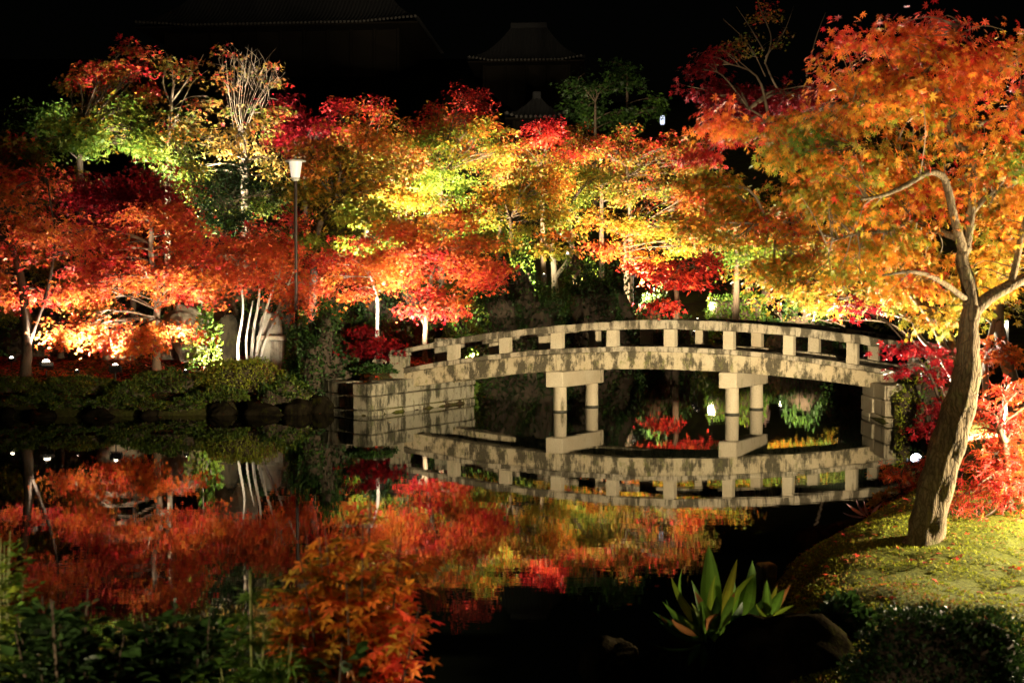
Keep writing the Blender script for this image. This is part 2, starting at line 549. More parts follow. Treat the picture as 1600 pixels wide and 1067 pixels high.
def oval(w=0.28, fold=0.08, droop=0.15):
    vs = [(0, 0, 0), (0.35, -w, fold), (0.75, -w * 0.75, fold - droop * 0.4), (1, 0, -droop), (0.75, w * 0.75, fold - droop * 0.4), (0.35, w, fold), (0.5, 0, 0)]
    tris = [(0, 1, 6), (1, 2, 6), (2, 3, 6), (3, 4, 6), (4, 5, 6), (5, 0, 6)]
    return np.array(vs, float), np.array(tris)

def kite(w=0.33, droop=0.15):
    return np.array([(0, 0, 0), (0.45, -w, 0.05), (1, 0, -droop), (0.45, w, 0.05)], float), np.array([(0, 1, 2), (0, 2, 3)])

T_FAR = star(5, 0.34)          # 8 triangles
T_MID = star(3, 0.30, width=1.15)
T_MAPLE = lobes(7)
T_MAPLE5 = lobes(5, 0.72, 0.19)
T_OVAL = oval()
T_KITE = kite()
T_LACE = lobes(5, 0.6, 0.07)

C = dict(wine=(0.16, 0.005, 0.010), crimson=(0.34, 0.010, 0.018), red=(0.60, 0.030, 0.028), verm=(0.76, 0.085, 0.038), orange=(0.80, 0.19, 0.035),
         amber=(0.70, 0.27, 0.025), yellow=(0.62, 0.38, 0.05), straw=(0.48, 0.35, 0.10), olive=(0.21, 0.20, 0.022), lime=(0.24, 0.29, 0.03),
         green=(0.10, 0.20, 0.025), deep=(0.035, 0.08, 0.016), dark=(0.018, 0.040, 0.010), brown=(0.28, 0.12, 0.04), rust=(0.45, 0.12, 0.02), moss=(0.31, 0.33, 0.025), mossg=(0.14, 0.20, 0.018))
PAL = dict(
    hedge=['dark', 'deep', 'mossg', 'deep', 'olive'],
    fire=['wine', 'crimson', 'red', 'verm', 'verm', 'orange'],
    ember=['crimson', 'red', 'verm', 'orange', 'orange', 'amber'],
    blush=['red', 'verm', 'orange', 'verm', 'amber'],
    gold=['rust', 'orange', 'amber', 'olive', 'yellow', 'olive', 'lime'],
    turning=['red', 'rust', 'orange', 'olive', 'lime', 'olive', 'amber'],
    olive=['rust', 'amber', 'olive', 'lime', 'green', 'olive', 'green'],
    lime=['amber', 'yellow', 'lime', 'olive', 'green', 'lime', 'green'],
    wine=['wine', 'wine', 'crimson', 'crimson', 'red'],
    brown=['crimson', 'red', 'rust', 'olive', 'brown', 'olive', 'green'],
    near=['red', 'verm', 'orange', 'amber', 'yellow', 'amber', 'orange', 'lime', 'olive'],
    nearmix=['crimson', 'verm', 'orange', 'amber', 'olive', 'lime', 'amber'],
    straw=['amber', 'straw', 'yellow', 'straw', 'olive'],
    green=['deep', 'green', 'green', 'mossg', 'lime'],
    evergreen=['dark', 'dark', 'deep', 'deep', 'green'],
    moss=['mossg', 'moss', 'moss', 'mossg', 'brown'],
    lace=['crimson', 'red', 'verm', 'rust', 'orange'],
    sapling=['red', 'verm', 'orange', 'amber', 'yellow', 'olive', 'orange'],
)

def colours(P, pal, rng, hfrac=None, top=0.0, rand=0.19, freq=1.0):
    """leaf colour: drifts through the palette in patches, redder towards the top when top > 0"""
    st = np.array([C[c] for c in PAL[pal]])
    ph = rng.uniform(0, 6.28, 6)
    Q = P * freq
    nz = (np.sin(Q[:, 0] * 1.7 + ph[0] + 1.3 * np.sin(Q[:, 2] * 1.1 + ph[1])) + np.sin(Q[:, 2] * 2.3 + ph[2] + np.sin(Q[:, 0] * 0.9 + ph[5])) + 0.7 * np.sin((Q[:, 0] + Q[:, 1] - Q[:, 2]) * 3.1 + ph[3])) / 2.7
    t = 0.55 + 0.33 * nz + rng.normal(0, rand, len(P))
    if hfrac is not None: t = t - top * (hfrac - 0.5)
    t = np.clip(t, 0, 0.9999) * (len(st) - 1)
    i = t.astype(int); f = (t - i)[:, None]
    c = st[i] * (1 - f) + st[i + 1] * f
    c = c * rng.uniform(0.75, 1.15, (len(P), 1))
    return np.concatenate([np.clip(c, 0, 0.95), np.ones((len(P), 1))], 1)

def leaf_mesh(name, P, H, N, S, tpl, col):
    """P positions, H headings, N normals (unit-ish), S sizes"""
    tv, tt = tpl
    H = H / (np.linalg.norm(H, axis=1, keepdims=True) + 1e-9)
    N = N - H * np.sum(N * H, 1, keepdims=True)
    N = N / (np.linalg.norm(N, axis=1, keepdims=True) + 1e-9)
    B = np.cross(N, H)
    V = P[:, None, :] + S[:, None, None] * (tv[None, :, 0:1] * H[:, None, :] + tv[None, :, 1:2] * B[:, None, :] + tv[None, :, 2:3] * N[:, None, :])
    F = tt[None] + (np.arange(len(P)) * len(tv))[:, None, None]
    return tri_mesh(name, V.reshape(-1, 3), F.reshape(-1, 3), col=np.repeat(col, len(tt), axis=0))

def pads_to_leaves(pads, padr, per, rng, size, centre, droop=0.5, flat=0.25, spread=0.55, hang=0.0):
    """pads (n,3) with radius padr: sprays of leaves lying in loose horizontal layers"""
    n = len(pads)
    P0 = np.repeat(pads, per, axis=0)
    r0 = np.repeat(padr, per)
    a = rng.uniform(0, 2 * np.pi, n * per)
    r = np.sqrt(rng.uniform(0, 1, n * per)) * r0
    off = np.stack([np.cos(a) * r, np.sin(a) * r, rng.normal(0, 1, n * per) * r0 * flat - 0.25 * r * r / (r0 + 1e-6)], 1)
    P = P0 + off
    out = P - centre
    out[:, 2] *= 0.3
    out /= np.linalg.norm(out, axis=1, keepdims=True) + 1e-6
    H = np.stack([np.cos(a), np.sin(a), np.full_like(a, -droop)], 1) * 0.7 + out * 0.5 + rng.normal(0, spread, (n * per, 3))
    N = np.stack([np.zeros_like(a), np.zeros_like(a), np.ones_like(a)], 1) * (1 - hang) + out * (0.35 + hang) + np.array([0, -0.5 * hang, 0]) + rng.normal(0, spread, (n * per, 3))
    S = size * rng.uniform(0.6, 1.15, n * per)
    return P, H, N, S

def make_tree(name, label, base, trunk, crowns, pal, leaf=0.10, tpl=T_FAR, cover=3.0, seed=1, bark='bark_mid', top=0.4, group=None, cat='tree',
              trunk_r=(0.12, 0.05), padr=0.38, extra_stems=(), droop=0.5, flat=0.22, mat='leaf', freq=1.0, twig=True, spread=0.55, limb_from=0.35, sides=8, jit=0.10):
    """tree: tapered trunk (> limbs as branches) and a crown of separate leaves.
    crowns: list of (centre, (rx, ry, rz), palette or None, density factor)"""
    rng = np.random.default_rng(seed)
    rnd = random.Random(seed)
    base = Vector(base)
    root = empty(name, base)
    tag(root, label, cat, group)
    loc = lambda p: Vector(p) - base
    tp = catmull([loc(p) for p in trunk], 6)
    mb = MB()
    rr = lerp_list(list(trunk_r), len(tp))
    rr[0] *= 1.35
    if len(rr) > 2: rr[1] *= 1.12
    mb.tube(tp, rr, sides, jitter=jit, rnd=rnd)
    for st, r_ in extra_stems:
        sp = catmull([loc(p) for p in st], 5)
        mb.tube(sp, lerp_list(list(r_), len(sp)), 7, jitter=jit, rnd=rnd)
    mb.build('trunk', M[bark], root, smooth=True)
    stems = [tp] + [catmull([loc(p) for p in st], 5) for st, _ in extra_stems]
    nodes = [p for s_ in stems for p in s_[int(len(s_) * limb_from):]]
    br = MB()
    allP, allH, allN, allS, allC = [], [], [], [], []
    zmin = min(c[0][2] - c[1][2] for c in crowns) - base.z
    zmax = max(c[0][2] + c[1][2] for c in crowns) - base.z
    for ci, cr in enumerate(crowns):
        cc, rad = loc(cr[0]), cr[1]
        cpal = (cr[2] if len(cr) > 2 and cr[2] else pal)
        dens = cr[3] if len(cr) > 3 else 1.0
        area = math.pi * rad[0] * rad[2]
        nl = int(cover * dens * area / (leaf * leaf * 0.42))
        if nl < 1: continue
        per = max(8, min(40, int(1.7 * (padr / leaf) ** 2)))
        npad = max(3, nl // per)
        # sub-clumps give the crown an uneven outline and gaps
        nsub = max(3, int(npad / 9))
        d = rng.normal(0, 1, (nsub, 3)); d /= np.linalg.norm(d, axis=1, keepdims=True)
        d *= rng.uniform(0.25, 1.0, (nsub, 1)) ** 0.55
        sub = d * np.array(rad) * 0.86 + np.array(cc)
        w = rng.uniform(0.4, 1.6, nsub); w /= w.sum()
        pick = rng.choice(nsub, npad, p=w)
        rr_ = np.array(rad) * (0.62 / nsub ** 0.33)
        pd = sub[pick] + rng.normal(0, 1, (npad, 3)) * rr_ * np.array([0.75, 0.75, 0.5])
        pr = padr * rng.uniform(0.6, 1.25, npad)
        P, H, N, S = pads_to_leaves(pd, pr, per, rng, leaf, np.array(cc), droop, flat, spread)
        hf = np.clip((P[:, 2] - zmin) / (zmax - zmin + 1e-6), 0, 1)
        allP.append(P); allH.append(H); allN.append(N); allS.append(S)
        allC.append(colours(P + np.array(base), cpal, rng, hf, top, freq=freq * 1.7))
        # limbs to each sub-clump, twigs to the pads
        start = min(nodes, key=lambda q: (q - cc).length + 0.6 * max(0, q.z - cc.z + 0.2) + rnd.uniform(0, 0.2))
        for si in range(nsub):
            tgt = Vector(sub[si])
            s0 = min(nodes, key=lambda q: (q - tgt).length + 0.8 * max(0, q.z - tgt.z)) if rnd.random() < 0.7 else start
            mid = s0.lerp(tgt, 0.5) + Vector((rnd.uniform(-.12, .12), rnd.uniform(-.12, .12), rnd.uniform(0.0, .2))) * (tgt - s0).length
            r0 = max(0.010, trunk_r[-1] * rnd.uniform(0.35, 0.7))
            pth = catmull([s0, mid, tgt], 4)
            br.tube(pth, lerp_list([r0, r0 * 0.35], len(pth)), 5, cap=False)
            if twig:
                mem = [k for k in range(npad) if pick[k] == si][:7]
                for k in mem:
                    e = Vector(pd[k])
                    q = pth[rnd.randint(len(pth) // 2, len(pth) - 1)]
                    m_ = q.lerp(e, 0.5) + Vector((rnd.uniform(-.1, .1), rnd.uniform(-.1, .1), rnd.uniform(-.02, .12))) * (e - q).length
                    br.tube([q, m_, e], [r0 * 0.4, r0 * 0.28, r0 * 0.12], 4, cap=False)
    if br.v:
        br.build('branches', M[bark], root, smooth=True)['kind'] = 'stuff'
    P = np.concatenate(allP); H = np.concatenate(allH); N = np.concatenate(allN); S = np.concatenate(allS); K = np.concatenate(allC)
    cr_o = link('crown', leaf_mesh('crown', P, H, N, S, tpl, K), M[mat], root)
    return root, (P, H, N, S, K), cr_o

def px_tree(name, label, D, trunk_px, crowns_px, pal, **kw):
    """trunk_px: [(px, py, ddepth)], crowns_px: [(px, py, rx_px, ry_px, ddepth, pal, dens)]"""
    k = D / FPX
    tr = [at(p[0], p[1], D + (p[2] if len(p) > 2 else 0)) for p in trunk_px]
    b = tr[0].copy(); b.z = gz(b.x, b.y) - 0.05
    if tr[0].z - b.z > 0.02: tr = [b] + tr
    else: tr[0] = b
    cs = []
    for c in crowns_px:
        dd = c[4] if len(c) > 4 else 0
        kk = (D + dd) / FPX
        rx, rz = c[2] * kk, c[3] * kk
        cs.append((at(c[0], c[1], D + dd), (rx, min(max(rx, rz) * 0.85, 2.6), rz), c[5] if len(c) > 5 else None, c[6] if len(c) > 6 else 1.0))
    ex = [([at(p[0], p[1], D + (p[2] if len(p) > 2 else 0)) for p in st], r_) for st, r_ in kw.pop('stems_px', [])]
    return make_tree(name, label, b, tr, cs, pal, extra_stems=ex, **kw)

def make_shrub(name, label, base, rad, pal, leaf=0.05, n=4000, seed=3, tpl=T_KITE, mat='leaf_gloss', cat='shrub', group=None, lump=0.18, height=None, core=True, upright=0.3, stems=5):
    """rounded or clipped shrub: stems, a dense twiggy heart and separate leaves over the surface"""
    rng = np.random.default_rng(seed); rnd = random.Random(seed)
    base = Vector(base); rx, ry, rz = rad
    root = empty(name, base); tag(root, label, cat, group)
    d = rng.normal(0, 1, (n, 3)); d[:, 2] = np.abs(d[:, 2]) * 1.0 - 0.15
    d /= np.linalg.norm(d, axis=1, keepdims=True)
    ph = rng.uniform(0, 6.28, 6)
    def lumpf(d):
        return 1 + lump * (np.sin(d[:, 0] * 5 + ph[0]) * np.cos(d[:, 2] * 6 + ph[1]) + 0.6 * np.sin(d[:, 1] * 9 + d[:, 0] * 7 + ph[2]) + 0.4 * np.sin(d[:, 2] * 13 + ph[3] + d[:, 0] * 11))
    s = lumpf(d) * (1 - np.abs(rng.normal(0, 0.09, n)))
    P = d * s[:, None] * np.array([rx, ry, rz]) + np.array([0, 0, rz * 0.12])
    H = d + rng.normal(0, 0.7, (n, 3)) + np.array([0, 0, upright])
    N = d * 0.5 + rng.normal(0, 0.6, (n, 3)) + np.array([0, 0, 0.5])
    S = leaf * rng.uniform(0.6, 1.2, n)
    K = colours(P + np.array(base), pal, rng, freq=2.0)
    link('foliage', leaf_mesh('foliage', P, H, N, S, tpl, K), M[mat], root)
    st = MB()
    for k in range(stems):
        a = rnd.uniform(0, 6.28)
        p0 = (0.12 * rx * math.cos(a), 0.12 * ry * math.sin(a), -0.12)
        p1 = (0.4 * rx * math.cos(a), 0.4 * ry * math.sin(a), rz * 0.45)
        p2 = (0.7 * rx * math.cos(a + .4), 0.7 * ry * math.sin(a + .4), rz * 0.8)
        st.tube([p0, p1, p2], [0.022, 0.015, 0.006], 5)
    st.build('stem', M['bark_dark'], root)
    if core:
        nu, nv = 20, 12
        u = np.linspace(0, 2 * np.pi, nu, endpoint=False); v = np.linspace(-0.15, 1, nv)
        D = []
        for vv in v:
            c_ = math.sqrt(max(0, 1 - vv * vv))
            for uu in u: D.append((c_ * math.cos(uu), c_ * math.sin(uu), vv))
        D = np.array(D)
        CV = D * (lumpf(D) * 0.86)[:, None] * np.array([rx, ry, rz]) + np.array([0, 0, rz * 0.12])
        F = [(i * nu + k, i * nu + (k + 1) % nu, (i + 1) * nu + (k + 1) % nu, (i + 1) * nu + k) for i in range(nv - 1) for k in range(nu)]
        link('twig_mass', tri_mesh('twig_mass', CV, F, smooth=True), M['bark_dark'], root)
    return root

def make_rock(name, label, base, rad, seed, mat='rock', group=None, cat='rock', flat=0.0, sub=3, ang=0.35):
    bm = bmesh.new()
    bmesh.ops.create_icosphere(bm, subdivisions=sub + 1, radius=1.0)
    rnd = random.Random(seed)
    planes = []
    for k in range(11):
        n = Vector((rnd.gauss(0, 1), rnd.gauss(0, 1), rnd.gauss(0, 0.8))).normalized()
        planes.append((n, rnd.uniform(0.62, 0.92)))
    ph = [rnd.uniform(0, 6.28) for _ in range(6)]
    for v in bm.verts:
        c = v.co
        for n, dd in planes:
            e = c.dot(n) - dd
            if e > 0: c -= n * e * (1 - ang * 0.4)
        s = 1 + 0.05 * math.sin(c.x * 7 + ph[0] + c.z * 5) + 0.04 * math.sin(c.y * 11 + ph[1]) + 0.03 * math.sin(c.z * 15 + c.x * 13 + ph[2]) + 0.018 * math.sin(c.x * 31 + c.y * 23 + ph[3]) * math.sin(c.z * 29 + ph[4]) + rnd.uniform(-.012, .012)
        v.co = Vector((c.x * s * rad[0], c.y * s * rad[1], c.z * s * rad[2]))
    me = bpy.data.meshes.new(name); bm.to_mesh(me); bm.free()
    for p in me.polygons: p.use_smooth = True
    o = link(name, me, M[mat], None, base)
    o.rotation_euler = (rnd.uniform(-.15, .15), rnd.uniform(-.15, .15), rnd.uniform(0, 6.28) if flat == 0 else flat)
    tag(o, label, cat, group)
    return o

# ------------------------------------------------------------------ stone arch bridge
BO = Vector((1.027, 25.966, 0.0))
BU = Vector((0.985, -0.172, 0.0)).normalized()
BW = Vector((0.519, 0.855, 0.0)).normalized()
z_railtop = lambda s: 1.847 + .0925 * s - .0197 * s * s
z_railbot = lambda s: 1.685 + .0772 * s - .0177 * s * s
z_kerb = lambda s: 1.345 + .0700 * s - .0185 * s * s
z_band = lambda s: z_kerb(s) - 0.105
z_beam = lambda s: 0.868 + .0651 * s - .0166 * s * s

M['wet_stone'] = plain('wet_algae_stone', (0.035, 0.032, 0.018), 0.75)
bridge = empty('stone_bridge', BO)
tag(bridge, 'arched granite footbridge with low stone railing spanning the pond', 'bridge')
bp = lambda s, t, z: BU * s + BW * t + Vector((0, 0, z))
brnd = random.Random(11)

def curved(name, s0, s1, t0, t1, zb, zt, mat, n=10, jit=0.006, bev=0.012, dz=0.0):
    vs, fs = [], []
    for i in range(n + 1):
        s = s0 + (s1 - s0) * i / n
        j = lambda: brnd.uniform(-jit, jit)
        vs += [bp(s, t0 + j(), zb(s) + j() + dz), bp(s, t1 + j(), zb(s) + j() + dz), bp(s, t1 + j(), zt(s) + j() + dz), bp(s, t0 + j(), zt(s) + j() + dz)]
    for i in range(n):
        for k in range(4):
            k2 = (k + 1) % 4
            fs.append((i * 4 + k, (i + 1) * 4 + k, (i + 1) * 4 + k2, i * 4 + k2))
    fs += [(0, 1, 2, 3), (n * 4 + 3, n * 4 + 2, n * 4 + 1, n * 4)]
    return MB().add(vs, fs).build(name, M[mat], bridge, bevel=bev)

T0, T1 = -0.20, 0.16          # front beam
U0, U1 = 1.34, 1.70           # rear beam
for (a, c) in ((T0, T1), (U0, U1)):
    for s0, s1 in ((-3.62, 0.0), (0.008, 3.632), (3.64, 7.9)):
        curved('side_beam', s0, s1, a, c, z_beam, lambda s: z_band(s) - 0.003, 'granite', 14)
    for s0, s1 in ((-3.62, -1.75), (-1.742, 0.55), (0.558, 2.9), (2.908, 5.2), (5.208, 7.9)):
        curved('kerb_stone', s0, s1, a - 0.035, c + 0.03, z_band, z_kerb, 'granite_rail', 8, 0.008)
s = -3.6
while s < 7.8:
    s1 = min(s + 0.46, 7.88)
    curved('deck_slab', s, s1 - 0.008, T1 + 0.035, U0 - 0.04, lambda q: z_kerb(q) - 0.16, lambda q: z_kerb(q) - 0.03 + brnd.uniform(-.004, .004), 'granite_rail', 1, 0.003, 0.006)
    s = s1
POSTS = [-2.27, -1.14, 0.0, 1.17, 2.38, 3.59, 4.81, 6.07, 7.3]
for tc in (-0.10, 1.60):
    for s in POSTS:
        hw, ht = 0.112 + brnd.uniform(-.006, .006), 0.085
        sh = brnd.uniform(-.012, .012)
        vs = []
        for z, e in ((z_kerb(s) - 0.006, 0.0), (z_kerb(s) + 0.035, 0.0), (z_railbot(s) + 0.003, 0.003)):
            for ds, dt in ((-1, -1), (1, -1), (1, 1), (-1, 1)):
                zz = z + (z_railbot(s + ds * hw) - z_railbot(s) if z > z_kerb(s) + 0.1 else z_kerb(s + ds * hw) - z_kerb(s))
                vs.append(bp(s + sh + ds * (hw - e), tc + dt * ht, zz))
        fs = [(3, 2, 1, 0), (8, 9, 10, 11)]
        for i in range(2):
            for k in range(4):
                k2 = (k + 1) % 4
                fs.append((i * 4 + k, i * 4 + k2, (i + 1) * 4 + k2, (i + 1) * 4 + k))
        MB().add(vs, fs).build('post', M['granite_clean'], bridge, bevel=0.01)
    for s0, s1 in ((-3.32, -1.14), (-1.132, 1.17), (1.178, 3.59), (3.598, 6.07), (6.078, 7.75)):
        lift = brnd.uniform(-.012, .012)
        curved('rail', s0, s1, tc - 0.115, tc + 0.115, lambda q: z_railbot(q) + .004, lambda q: z_railtop(q) + lift, 'granite_rail', 9, 0.007, 0.016)
# newel posts at the left end
for s, t, h, w in ((-3.47, -0.10, 1.30, 0.15), (-3.47, 1.60, 1.52, 0.15), (-3.86, -0.16, 1.10, 0.12), (-4.2, -0.1, 0.98, 0.10)):
    nb = MB()
    nb.box((-w, -w, 0.55), (w, w, h - 0.13), lambda x, y, z: bp(s + x, t + y, z))
    nb.build('newel', M['wall_stone'], bridge, bevel=0.012)
    nb = MB()
    nb.box((-w - .02, -w - .02, h - 0.126), (w + .02, w + .02, h), lambda x, y, z: bp(s + x * (0.85 if z > h - .01 else 1), t + y * (0.85 if z > h - .01 else 1), z))
    nb.build('newel_cap', M['wall_stone'], bridge, bevel=0.015)
# piers: cap beam on two round columns
for s in (0.0, 3.62):
    zt = z_beam(s) + 0.0
    cb = MB()
    cb.box((-0.185, -0.26, zt - 0.335), (0.185, 1.66, zt - 0.012), lambda x, y, z: bp(s + x, y, z + (0.010 if z > zt - .1 else 0)))
    cb.build('pier_cap', M['granite_clean'], bridge, bevel=0.018)
    for t in (0.0, 1.47):
        lt = MB()
        c = bp(s, t, 0)
        prof = [(0.150, -1.0), (0.148, -0.2), (0.150, 0.0), (0.146, 0.06), (0.143, 0.3), (0.140, zt - 0.345), (0.140, zt - 0.331)]
        lt.lathe(prof, 20, c)
        lt.build('column', M['granite_clean'], bridge, smooth=False)
        for q in bridge.children[-1].data.polygons: q.use_smooth = len(q.vertices) == 4
        wb_ = MB(); wb_.lathe([(0.1525, -0.10), (0.1530, 0.0), (0.1518, 0.02), (0.1485, 0.034)], 20, c); wb_.build('waterline_stain', M['wet_stone'], bridge, smooth=True)

# ------------------------------------------------------------------ abutments and bank walls built of single stones
def stone_wall(name, label, pts, courses, mat, seed, depth=0.42, lmin=0.45, lmax=0.95, z0=-0.35, top_fn=None):
    root = empty(name, (pts[0][0], pts[0][1], 0))
    tag(root, label, 'wall')
    rnd = random.Random(seed)
    o = Vector((pts[0][0], pts[0][1], 0))
    for (p, q) in zip(pts[:-1], pts[1:]):
        a, b_ = Vector((*p, 0)), Vector((*q, 0))
        d = (b_ - a); L = d.length; d.normalize()
        nrm = Vector((d.y, -d.x, 0))
        z = z0
        for ci, h in enumerate(courses):
            x = 0.0
            while x < L - 0.02:
                w = rnd.uniform(lmin, lmax)
                if L - x - w < lmin * 0.6: w = L - x
                hh = h + (rnd.uniform(-.03, .03) if ci == len(courses) - 1 else 0)
                pr = rnd.uniform(0.0, 0.03)
                g = 0.008
                def fn(u, v, zz): return a + d * u + nrm * v + Vector((rnd.uniform(-.008, .008), rnd.uniform(-.008, .008), zz + rnd.uniform(-.008, .008))) - o
                MB().box((x + g, -depth, z + g), (x + w - g, pr, z + hh - g), fn).build('stone', M[mat], root, bevel=0.022)
                x += w
            z += h
    return root
stone_wall('abutment_wall', 'pale block stone abutment wall under the left bridge end',
           [(-4.35, 26.38), (-2.95, 24.95), (-0.88, 28.5), (-1.5, 30.2)], [0.45, 0.30, 0.28], 'wall_stone', 5)
pb = MB(); dd_ = Vector((-0.88 + 2.95, 28.5 - 24.95, 0)).normalized(); nn_ = Vector((dd_.y, -dd_.x, 0))
stone_wall('abutment_wall', 'bright block stone abutment at the right bridge end',
           [(8.9, 27.2), (7.30, 25.3), (7.25, 23.55), (8.4, 22.9), (8.6, 21.8)][::-1][::-1], [0.45, 0.32, 0.30], 'granite_clean', 9)

# ------------------------------------------------------------------ path lamp on the far bank
lb = at(463, 492, 27.4); lb.z = gz(lb.x, lb.y)
lamp = empty('path_lamp', lb); tag(lamp, 'tall path lamp with flared white shade on a thin dark post', 'lamp')
LH = at(463, 283, 27.4).z - lb.z
MB().tube([(0, 0, -0.05), (0, 0, 0.25)], 0.06, 12).tube([(0, 0, 0.25), (0, 0, LH)], 0.038, 12).build('post', M['bronze'], lamp)
m, nt, b = new_mat('white_acrylic_shade')
b.inputs['Base Color'].default_value = (0.85, 0.82, 0.75, 1); b.inputs['Roughness'].default_value = 0.4
b.inputs['Emission Color'].default_value = (1, 0.86, 0.66, 1); b.inputs['Emission Strength'].default_value = 0.45
M['shade'] = m
MB().lathe([(0.085, 0.0), (0.10, 0.03), (0.145, 0.34), (0.148, 0.36)], 24, (0, 0, LH + .07)).build('shade', M['shade'], lamp, smooth=False)
MB().lathe([(0.05, 0.0), (0.085, 0.02), (0.088, 0.07)], 24, (0, 0, LH)).build('collar', M['plaster'], lamp)
MB().lathe([(0.235, 0.0), (0.24, 0.02), (0.13, 0.05), (0.03, 0.07), (0.015, 0.12)], 24, (0, 0, LH + .43)).build('cap', M['plaster'], lamp)

# ------------------------------------------------------------------ stones and low walls among the far-bank maples
def slab_block(mb, c, hx, hy, z0, z1, rz=0.0, taper=0.0, bulge=0.0):
    cs, sn = math.cos(rz), math.sin(rz)
    def fn(x, y, z):
        k = 1 - taper if z > (z0 + z1) / 2 else 1
        return (c[0] + (x * cs - y * sn) * k, c[1] + (x * sn + y * cs) * k, z)
    return mb.box((-hx, -hy, z0), (hx, hy, z1), fn)

def stele(px, D, ytop, ycap, ybot, wpx, label, rz):
    p = at(px, ybot, D); g = gz(p.x, p.y)
    root = empty('stone_monument', (p.x, p.y, g)); tag(root, label, 'monument')
    k = D / FPX
    zc = at(px, ycap, D).z - g; zt = at(px, ytop, D).z - g
    w = wpx * k / 2
    MB_ = slab_block(MB(), (0, 0), w, w * 0.8, -0.1, zc - 0.12, rz); MB_.build('plinth', M['boulder'], root, bevel=0.02)
    slab_block(MB(), (0, 0), w * 1.12, w * 0.95, zc - 0.118, zc, rz).build('capstone', M['granite_clean'], root, bevel=0.02)
    up = MB(); cs, sn = math.cos(rz), math.sin(rz)
    prof = [(-1, 0), (-0.97, .55), (-0.80, .85), (-0.45, 1.0), (0.1, 1.0), (0.6, .9), (0.9, .6), (1, 0)]
    vs = []
    for yy in (-0.42, 0.42):
        for x, z in prof:
            X, Y = x * w * 0.92, yy * w
            vs.append((X * cs - Y * sn, X * sn + Y * cs, zc + 0.002 + z * (zt - zc)))
    n = len(prof)
    fs = [tuple(range(n)), tuple(range(2 * n - 1, n - 1, -1))] + [(i, n + i, n + (i + 1) % n, (i + 1) % n) for i in range(n)]
    up.add(vs, fs).build('tablet', M['boulder'], root, bevel=0.03)
    return root
stele(424, 28.6, 489, 524, 585, 38, 'rounded stone tablet on a capped plinth beside the path lamp', 0.12)
for i, (px, py, D, rx, rz_, lab) in enumerate(((300, 545, 29.2, 0.62, 0.95, 'tall pale upright boulder behind the red maple'),
                                               (268, 560, 29.4, 0.42, 0.7, 'squat tan boulder left of the tall pale boulder'),
                                               (352, 550, 28.8, 0.36, 0.85, 'dark flat-topped upright stone right of the tall boulder'),
                                               (190, 570, 29.6, 0.75, 0.45, 'low dim boulder behind the small ground lamp'))):
    p = at(px, py, D); p.z = gz(p.x, p.y) + rz_ * 0.55
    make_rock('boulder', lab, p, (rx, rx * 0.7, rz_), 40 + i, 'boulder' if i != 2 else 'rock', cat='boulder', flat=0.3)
for i, (px, py, D, rx, rz_, lab) in enumerate(((455, 628, 25.6, 0.55, 0.30, 'mossy boulder at the waterline under the clipped hedge'),
                                               (505, 632, 25.9, 0.40, 0.36, 'dark bank boulder beside the left abutment corner'),
                                               (405, 635, 25.4, 0.60, 0.22, 'low bank boulder left of the mossy waterline boulder'),
                                               (350, 640, 25.3, 0.34, 0.24, 'small bank stone under the long clipped hedge'))):
    p = at(px, py, D); p.z = 0.05
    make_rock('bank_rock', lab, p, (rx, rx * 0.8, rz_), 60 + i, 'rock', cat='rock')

SHORE = [(10, 648, 24.75, .30, .16, 'small shore stone at the far left edge of the pond'), (66, 650, 24.85, .55, .16, 'shore stone below the far left trunk'), 
         (150, 650, 24.85, .42, .18, 'flat shore stone below the left ground lamp'), (232, 648, 25.0, .26, .13, 'flat shore stone below the rounded azalea mound'),
         (538, 640, 26.0, .32, .26, 'dark stone tucked against the abutment side')]
for i, (px, py, D, rx, rz_, lab) in enumerate(SHORE):
    p = at(px, py, D); p.z = 0.03
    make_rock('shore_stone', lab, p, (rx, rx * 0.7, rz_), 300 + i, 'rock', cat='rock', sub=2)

# tiled garden wall glimpsed between the maples
def tiled_wall(label, a, b_, h, seed):
    a, b_ = Vector(a), Vector(b_)
    root = empty('garden_wall', a); tag(root, label, 'wall')
    d = b_ - a; L = d.length; d.normalize(); n = Vector((d.y, -d.x, 0))
    fn = lambda x, y, z: d * x + n * y + Vector((0, 0, z))
    MB().box((0, -0.15, -0.3), (L, 0.15, h), fn).build('plaster_wall', M['clay'], root, bevel=0.01)
    MB().add([fn(0, -0.42, h), fn(L, -0.42, h), fn(L, 0, h + 0.26), fn(0, 0, h + 0.26), fn(0, 0.42, h), fn(L, 0.42, h)],
             [(0, 1, 2, 3), (3, 2, 5, 4), (0, 3, 4), (1, 5, 2), (0, 4, 5, 1)]).build('roof_slope', M['tile'], root)
    x = 0.1
    me = None
    while x < L:
        mb = MB()
        for sd in (-1, 1):
            mb.tube([fn(0, sd * 0.45, h + 0.005), fn(0, sd * 0.02, h + 0.285)], 0.042, 8)
        if me is None:
            o = mb.build('roof_tile', M['tile'], root); me = o.data
        else:
            o = link('roof_tile', me, None, root)
        o.location = d * x
        x += 0.19
    MB().tube([fn(-.05, 0, h + .31), fn(L + .05, 0, h + .31)], 0.075, 10).build('ridge', M['tile'], root)
    return root
wa = at(318, 400, 31.5); wa.z = gz(wa.x, wa.y)
wb = at(398, 400, 32.2); wb.z = gz(wb.x, wb.y)
tiled_wall('tile-capped ochre garden wall glimpsed behind the white-stemmed maple', wa, wb, at(350, 396, 31.8).z - wa.z, 3)

